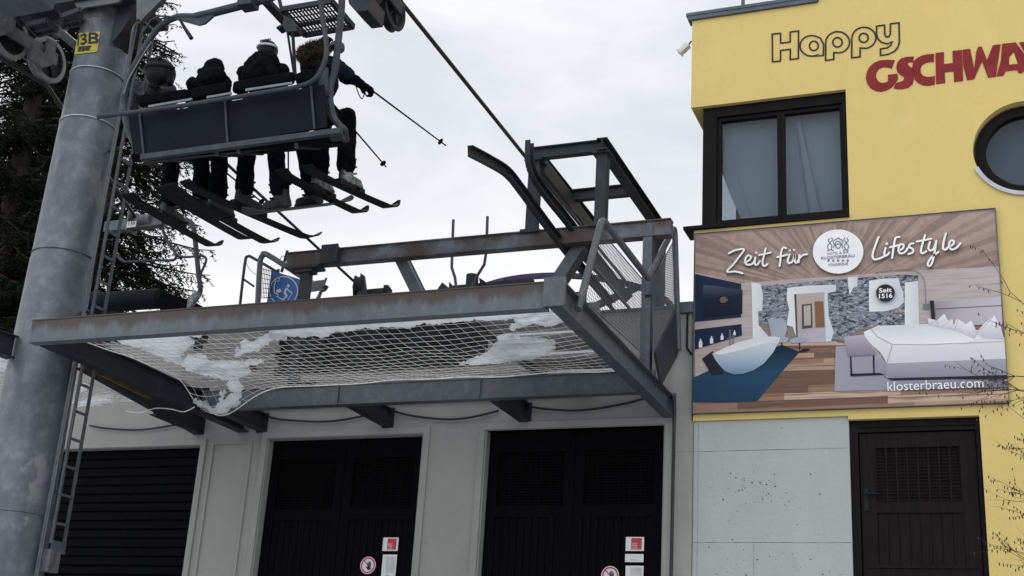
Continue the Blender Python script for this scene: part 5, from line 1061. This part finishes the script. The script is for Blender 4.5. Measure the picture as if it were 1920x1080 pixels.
def boot(par, pos, d, n_, s_, knee, light=False, soft=False):
    """ski boot: sole on pos, toe along d"""
    m_ = MB(); up = (V3(knee)-pos).normalized(); 
    caps(m_, pos-d*.10+n_*.05, pos+d*.13+n_*.045, .052, .045); m_.bar(pos-d*.14+n_*.015, pos+d*.17+n_*.015, .095, .03, n_)
    sh = pos-d*.06+n_*.08; caps(m_, sh, sh+up*.22+d*.03, .062, .075)
    m_.bar(pos-d*.145+n_*.02, pos-d*.135+n_*.16, .06, .03, d)
    o = fuse(m_, 'boot', 'boot' if not light else 'bootlight', par, .011, 1)
    m_ = MB()
    for k in (.02, .08, .15): q = sh+up*k+d*.02; m_.bar(q-s_*.07+d*.05, q+s_*.07+d*.05, .014, .02, up)
    m_.build('buckle', 'alu' if light else 'wheel', o)
    return sh+up*.24
def glove(par, wrist, d, up, grip=None):
    m_ = MB(); d = V3(d).normalized(); up = V3(up); up = (up-d*up.dot(d)).normalized(); sd_ = d.cross(up).normalized()
    caps(m_, wrist, wrist+d*.03, .045, .042); c = wrist+d*.075
    m_.ell(c, (.046, .05, .03), 12, 8, Matrix((sd_, d, up)).transposed())
    for i, l in enumerate((.062, .075, .072, .055)):
        q = c+sd_*(-.036+.024*i)+d*.035; k = q+d*l*.5-up*.008; e = k-up*l*.55+d*.01; f_ = e-d*l*.45-up*.012
        caps(m_, q, k, .0135, .0125, 8); caps(m_, k, e, .0125, .0115, 8); caps(m_, e, f_, .0115, .010, 8)
    q = c+sd_*-.05-d*.02; caps(m_, q, q-sd_*.008+d*.035-up*.025, .016, .014, 8); caps(m_, q-sd_*.008+d*.035-up*.025, q+sd_*.02+d*.045-up*.045, .014, .012, 8)
    return fuse(m_, 'glove', 'black', par, .008, 1)
def rider(label, head, sh, hip, knees, feet, jm, tm, arms=None, headgear='helmet', hm='helmet', lean=0, hood=None, headr=.125):
    """all joints are world points; one continuous body, clothing as children"""
    root = thing('person', hip, label, 'person', 'riders on the chair'); head, hip = V3(head), V3(hip); SL, SR = V3(sh[0]), V3(sh[1]); mid = (SL+SR)/2; neck = mid.lerp(head, .45)
    m_ = MB(); caps(m_, hip+V3((-.09, 0, 0)), hip+V3((.09, 0, 0)), .13, .13); m_.ell(hip.lerp(mid, .45), (.165, .12, .22)); caps(m_, SL.lerp(mid, .2), SR.lerp(mid, .2), .075, .075)
    caps(m_, mid, head, .06, .06); m_.ell(head, (.078, .098, .115)); m_.ell(head+V3((0, .04, -.05)), (.055, .065, .06)); caps(m_, head+V3((0, .095, -.005)), head+V3((0, .115, -.03)), .012, .016, 8)
    for s in (-1, 1): m_.ell(head+V3((s*.078, .005, -.01)), (.012, .022, .032), 8, 6)
    for k in (0, 1):
        caps(m_, hip+V3((-.09+.18*k, .02, 0)), knees[k], .095, .072); caps(m_, knees[k], feet[k], .078, .088)
    for k, (E2, H2) in enumerate(arms): caps(m_, (SL, SR)[k], E2, .055, .042); caps(m_, E2, H2, .042, .03)
    fuse(m_, 'body', tm, root, .015, 3, mats='skin', pick=lambda c: (c-head).length < .135 and c.y > head.y+.01 and c.z > head.z-.12, disp=.012)
    m_ = MB(); m_.ell(hip.lerp(mid, .12), (.20, .155, .16)); m_.ell(hip.lerp(mid, .62), (.25, .18, .27)); caps(m_, SL.lerp(mid, .05), SR.lerp(mid, .05), .125, .125); caps(m_, mid+V3((0, -.02, .02)), neck, .10, .085)
    for k, (E2, H2) in enumerate(arms): caps(m_, (SL, SR)[k], E2, .088, .068); caps(m_, E2, V3(E2).lerp(V3(H2), .93), .066, .052)
    j = fuse(m_, 'jacket', jm, root, .017, 3, disp=.022)
    for k, (E2, H2) in enumerate(arms): dd = (V3(H2)-V3(E2)).normalized(); glove(root, V3(H2), dd, V3((0, 0, 1)))
    if hood:
        m_ = MB()
        for c, r in hood: m_.ell(c, r)
        fuse(m_, 'hood', jm, j, .015, 3, disp=.02)
    return root
def arms_rest(SL, SR, y=.38): return [(V3(SL)+V3((-.05, .05, -.27)), V3(SL)+V3((.03, y, -.34))), (V3(SR)+V3((.05, .05, -.27)), V3(SR)+V3((-.03, y, -.34)))]
def helmet(par, c, m, R_=.138, tilt=0, band=None):
    m_ = MB(); m_.ell(c+V3((0, -.012, .02)), (R_*.90, R_*1.04, R_*.93), 28, 18); m_.ell(c+V3((0, -.055, -.035)), (R_*.80, R_*.70, R_*.72), 22, 14)
    for s in (-1, 1): m_.ell(c+V3((s*R_*.68, .005, -.07)), (.036, .055, .06), 12, 8)
    o = fuse(m_, 'helmet', m, par, .011, 2)
    if band:
        m_ = MB(); P = [c+V3((cos(a)*R_*.93, sin(a)*R_*1.07-.012, .045+.02*sin(a))) for a in [pi*(1.0+i/14) for i in range(15)]]; m_.tube(P, .020, 6); m_.build('goggle_strap', band, o)
        m_ = MB()
        for k in range(3): P = [c+V3(((-.4+.4*k)*R_*.9+0*t, -.012-R_*1.03*cos(t), .02+R_*.95*sin(t))) for t in [.5+.15*i for i in range(6)]]; m_.tube(P, .010, 5)
        m_.build('vent_rib', 'helmet', o)
    return o
YR = 8.72; YK = 9.10
def Wp(x, y, Y=YR): return W(x, y, Y)
# rider 1: grey jacket
k1 = [W(322, 262, YK), W(378, 254, YK)]
f1 = []
# boots first (their tops are the ankles)
def legs(keys, kn, par_boots): return [None]
def setup(label, head, sh, hip, kn, keys, jm, tm, arms=None, light=False, **kw):
    kn = [V3(k) for k in kn]; pos = []
    for k in (0, 1):
        if isinstance(keys[k], str): p, d, n, s = SK[keys[k]]
        else: p, d, n, s = keys[k]
        pos.append((p, d, n, s))
    tops = [pos[k][0]-pos[k][1]*.06+pos[k][2]*.09+(kn[k]-pos[k][0]).normalized()*.07 for k in (0, 1)]
    r_ = rider(label, head, sh, hip, kn, tops, jm, tm, arms or arms_rest(*sh), **kw)
    for k in (0, 1): boot(r_, *pos[k], kn[k], light)
    m_ = MB()      # trouser cuffs over the boots
    return r_
h = W(303, 141, YR+.02)
p1 = setup('rider in dark grey jacket and black helmet at the left end of the chair', h, (W(256, 166), W(318, 172)), W(322, 250), k1, ('1l', '1r'), 'greyjacket', 'black')
helmet(p1, h, 'helmet', .145, band='blacksteel')
h = W(402, 128)
p2 = setup('rider with black hood up, second from the left on the chair', h, (W(362, 160), W(420, 154)), W(405, 240), [W(414, 252, YK), W(466, 244, YK)], ('2l', '2r'), 'black', 'black',
           hood=[(h+V3((0, -.01, .0)), (.150, .15, .155)), (h+V3((-.02, -.05, -.10)), (.185, .13, .14)), (W(380, 138), (.085, .10, .08)), (W(398, 150, YR-.06), (.15, .12, .12))])
h = W(503, 97)
sb_keys = ((b3l, s_, n_, d), (b3r, s_, n_, d))
p3 = setup('snowboarder in black hooded jacket and black and white helmet, third from the left', h, (W(458, 138), W(528, 134)), W(510, 226), [W(510, 240, YK), W(560, 232, YK)], sb_keys, 'black', 'navy',
           hood=[(W(492, 122, YR-.04), (.165, .13, .125)), (W(486, 140, YR-.06), (.19, .13, .13))])
helmet(p3, h, 'helmet', .158, band='helmetwhite')
h = W(612, 88)
SL4, SR4 = W(576, 125), W(630, 122)
p4 = setup('rider in navy jacket with brown fur hood, holding a ski pole out right', h, (SL4, SR4), W(606, 222), [W(606, 230, YK), W(652, 218, YK+.06)], ('4l', '4r'), 'navy', 'black', light=True,
           arms=[(SL4+V3((-.05, .05, -.27)), SL4+V3((.05, .36, -.33))), (W(650, 142, YR+.1), W(672, 155, YR+.2))])
m_ = MB(); m_.ell(h+V3((0, -.01, .03)), (.12, .135, .125)); o = fuse(m_, 'hat', 'black', p4, .013, 2, disp=.01)
m_ = MB(); m_.ell(W(639, 89, YR+.05), (.035, .05, .055)); m_.ell(W(630, 86, YR+.08), (.07, .06, .045)); fuse(m_, 'goggles', 'goggle', p4, .01, 1)
fu = MB(); cF = W(586, 97, YR-.10)
random.seed(3)
for i in range(5200):       # fur trim: many short hairs round a sausage shaped ruff
    a = random.uniform(0, 2*pi); R1_, R2_ = .095, .035; b = random.uniform(0, 2*pi)
    q = cF+V3(((R1_+R2_*cos(b))*cos(a), (R1_*.55+R2_*cos(b))*sin(a), R2_*sin(b)+.05*cos(a)*0+.03*cos(a)))
    dr_ = V3((cos(b)*cos(a)+random.uniform(-.6, .6), cos(b)*sin(a)+random.uniform(-.6, .6), sin(b)+random.uniform(-.5, .5))).normalized(); t_ = V3((random.uniform(-1, 1), random.uniform(-1, 1), random.uniform(-1, 1))).cross(dr_).normalized()*.0045
    l = random.uniform(.025, .055); fu.add([q-t_, q+t_, q+dr_*l], [(0, 1, 2)])
for i in range(24):
    a = 2*pi*i/24; fu.ell(cF+V3((.095*cos(a), .055*sin(a), .02*cos(a))), (.045, .04, .05), 8, 6)
fu.build('fur_hood', 'fur', p4, recalc=False)
# ski poles
def pole(a, b, label, basket=.93):
    t_ = thing('ski_pole', a, label, 'ski pole'); d = V3(b)-V3(a); m_ = MB(); m_.tube([a, b], [.009, .0065], 8); m_.build('shaft', 'ski', t_)
    m_ = MB(); c = V3(a)+d*basket; dn = d.normalized(); x = dn.orthogonal().normalized(); y = dn.cross(x)
    m_.tube([c-dn*.004, c+dn*.004], .032, 12); m_.tube([c, c+dn*.02], [.02, .008], 8); m_.build('basket', 'black', t_)
    m_ = MB(); m_.tube([V3(a)-dn*.14, V3(a)], .015, 8); m_.tube(smooth_pts([V3(a)-dn*.13, V3(a)-dn*.10+V3((0, 0, -.08)), V3(a)-dn*.02+V3((-.01, 0, -.14)), V3(a)+V3((0, 0, -.05))]), .005, 5); m_.build('grip', 'black', t_)
a = W(686, 161, YR+.24); pole(a, ray_at(836, 273, a, .98), 'ski pole held out by the rider at the right end')
a = W(640, 215, YR+.45); pole(a, ray_at(724, 313, a, .75), 'ski pole whose tip shows right of the right-hand rider\'s leg')
a = W(395, 300, YR+.3); pole(a, ray_at(497, 384, a, .8), 'ski pole between the second and third rider\'s legs')
a = W(540, 230, YR+.3); pole(a, ray_at(541, 352, a, .75), 'upright ski pole between the third and fourth rider\'s legs')

# ================================================================== EMPTY CHAIR BEHIND (110)
YE = 15.6
ec = thing('chairlift_chair', W(300, 570, YE), 'empty lift chair numbered 110 behind the tower ladder', 'chairlift')
m_ = MB(); m_.bar(W(200, 428, YE), W(308, 414, YE), .14, .17); m_.build('cross_bar', 'galv', ec)
m_ = MB(); m_.box(W(234, 431, YE-.16), W(262, 405, YE+.1)); m_.tube([W(262, 414, YE-.05), W(284, 411, YE-.05)], .09, 12); m_.build('grip_box', 'plate', ec)
m_ = MB(); p, q = W(237, 427, YE-.165), W(256, 414, YE-.165); m_.box((p.x, YE-.168, p.z), (q.x, YE-.162, q.z)); np_ = m_.build('number_plate', 'signwhite', ec)
text_mesh('printed_number', '110', (p.x+.03, YE-.169, p.z+.035), (q.x-p.x)*.7, (q.z-p.z)*.6, 'blacktext', np_, th=.002, offset=.02)
for P, r in (([(303,418),(308,440),(315,455),(327,470),(330,482),(322,488),(290,488),(240,491),(228,488),(220,480)], .022), ([(328,474),(336,480),(350,482),(378,480),(386,484),(385,494),(376,515),(372,540)], .020)):
    m_ = MB(); m_.tube(smooth_pts([W(x, y, YE) for x, y in P], 4), r, 8); m_.build('restraint_bar', 'chairtube', ec)
m_ = MB(); m_.tube(smooth_pts([W(x, y, YE) for x, y in ((300,418),(335,412),(355,415),(363,428),(368,470),(373,520),(376,540),(372,555),(360,568),(352,578))], 4), .040, 10); m_.build('side_tube', 'chairtube', ec)
m_ = MB(); m_.tube([W(140, 570, YE+.1), W(300, 560, YE+.1)], .16, 16); m_.build('back_cushion', 'chairpanel', ec)
m_ = MB(); m_.prism([W(x, y, YE-.05) for x, y in ((297,560),(302,546),(318,550),(345,560),(358,562),(360,572),(340,582),(300,584))], (0, .5, 0)); m_.build('seat', 'cushion', ec)
m_ = MB(); m_.prism([W(x, y, YE-.1) for x, y in ((352,560),(362,548),(372,546),(370,555),(358,575),(350,578))], (0, .06, 0)); m_.build('side_plate', 'bootlight', ec)

# ================================================================== SPRUCES
def spruce(x, y, z0, Hh, rmax, label, seed, dens=1.0, gapf=.12, blen=None):
    rnd = random.Random(seed); t_ = thing('spruce_tree', (x, y, z0), label, 'tree', 'spruces behind the lift')
    m_ = MB(); m_.tube([(x+.06*sin(i), y, z0+Hh*i/10) for i in range(11)], [.30*(1-i/10.5)+.02 for i in range(11)], 10); m_.build('trunk', 'bark', t_)
    wd = MB(); lf = MB(); z = z0+1.5
    while z < z0+Hh*.98:
        t = (z-z0)/Hh; L0 = rmax*(1-t)**.85
        if z > 4 and z < 22:
            nb = rnd.choice((5, 6, 7))
            for k in range(nb):
                if rnd.random() < gapf: continue
                a = rnd.uniform(0, 2*pi); L1 = L0*rnd.uniform(.65, 1.1); dx, dy = cos(a), sin(a); pts = []
                for i in range(8):
                    s = i/7; pts.append(V3((x+dx*L1*s, y+dy*L1*s, z+L1*(.10*s-.42*s*s+.22*s**4)+.03*rnd.uniform(-1, 1))))
                wd.tube(pts, [.035*(1-i/8)+.006 for i in range(8)], 5, False)
                sx, sy = -dy, dx; n_t = int(L1*13*dens)
                for q in range(n_t):
                    s = rnd.uniform(.12, 1); i = min(6, int(s*7)); p = pts[i].lerp(pts[i+1], s*7-i); side = rnd.choice((-1, 1)); tl = (1.02-s)*.55*L1*.5+rnd.uniform(.12, .30)
                    dirn = V3((dx*.55+sx*side*rnd.uniform(.3, 1), dy*.55+sy*side*rnd.uniform(.3, 1), rnd.uniform(-.75, -.05))).normalized()
                    e = p+dirn*tl+V3((0, 0, -tl*.25)); ns = max(3, int(tl/.034))
                    for j in range(ns):
                        u = (j+rnd.random())/ns; c = p.lerp(e, u)+V3((0, 0, -.05*u)); ang = rnd.uniform(0, 2*pi); ln = rnd.uniform(.06, .12); o_ = V3((cos(ang), sin(ang), rnd.uniform(-.7, .35))).normalized(); o_ = (o_+dirn*.7).normalized()
                        wv = o_.cross(V3((rnd.uniform(-1, 1), rnd.uniform(-1, 1), .3))).normalized()*rnd.uniform(.013, .024)
                        lf.add([c-wv, c+wv, c+o_*ln], [(0, 1, 2)])
        z += rnd.uniform(.16, .30)
    wd.build('branches', 'bark', t_); lf.build('crown', 'needle', t_, recalc=False)
c = U(165, 560, "Y", 21); spruce(c.x, 21, 1.25, 16.8, 4.7, 'tall spruce directly behind the tower, its drooping branches reaching right', 5, dens=1.15, gapf=.16)
c = U(-10, 560, 'Y', 19.5); spruce(c.x, 19.5, 1.25, 22, 3.3, 'dense dark spruce at the left edge of the picture', 9, dens=1.6, gapf=.10)
c = U(60, 560, 'Y', 23.5); spruce(c.x, 23.5, 1.25, 25, 3.3, 'spruce standing farthest back, between the other two', 12, dens=1.4, gapf=.12)

# ================================================================== BARE SHRUB ON THE RIGHT
sh_ = thing('bare_shrub', (.75, 12.3, .9), 'leafless thin twigged shrub with small catkins at the lower right edge', 'shrub')
rnd = random.Random(21); st = MB(); bd = MB(); NT = [0]
def grow(p, d, l, r, depth):
    pts = [p]; d = d.normalized(); n = 5
    for i in range(n):
        d = (d+V3((rnd.uniform(-.16, .16), rnd.uniform(-.16, .16), rnd.uniform(-.12, .14)))).normalized(); pts.append(pts[-1]+d*(l/n))
    st.tube(pts, [r*(1-.6*i/n) for i in range(n+1)], 4 if depth > 1 else 6, False, True)
    if depth == 3:
        for q in pts[1:]:
            if rnd.random() < .5: v = V3((rnd.uniform(-.4, .4), rnd.uniform(-.4, .4), -1)).normalized(); bd.tube([q, q+v*.014, q+v*.030], [.003, .0055, .002], 5)
        return
    k = rnd.choice((3, 4, 5)) if depth < 2 else rnd.choice((2, 3, 4))
    for j in range(k):
        q = pts[rnd.randint(1, n)]; s = rnd.choice((-1, 1)); nd = (d+V3((rnd.uniform(-.95, .55), rnd.uniform(-.5, .5), rnd.uniform(-.45, .75)))).normalized(); grow(q, nd, l*rnd.uniform(.45, .8), r*.5, depth+1)
for i in range(17):
    z = 1.2+.165*i+rnd.uniform(-.1, .1); d = V3((-1, rnd.uniform(-.25, .25), rnd.uniform(-.05, .75))); grow(V3((.42+rnd.uniform(-.05, .25), 12.3+rnd.uniform(-.3, .3), z)), d, (rnd.uniform(.28, .42) if z < 3.1 else rnd.uniform(.45, .72)), .0065, 1)
for i in range(6):
    a_ = rnd.uniform(0, 6.28); q_ = V3((.80+.12*cos(a_), 12.3+.12*sin(a_), .9)); P_ = [q_]
    for k in range(8): q_ = q_+V3((-.02+rnd.uniform(-.07, .10)+.02*cos(a_)*k, rnd.uniform(-.06, .06)+.02*sin(a_)*k, .40)); P_.append(q_)
    st.tube(smooth_pts(P_, 3), [.014*(1-j_/30)+.002 for j_ in range(25)], 6)
    for k in range(2, 7): grow(P_[k], V3((rnd.uniform(-1, 1), rnd.uniform(-.8, .8), .6)), rnd.uniform(.3, .5), .005, 1)
st.build('stems', 'twig', sh_); bd.build('catkins', 'twig', sh_)
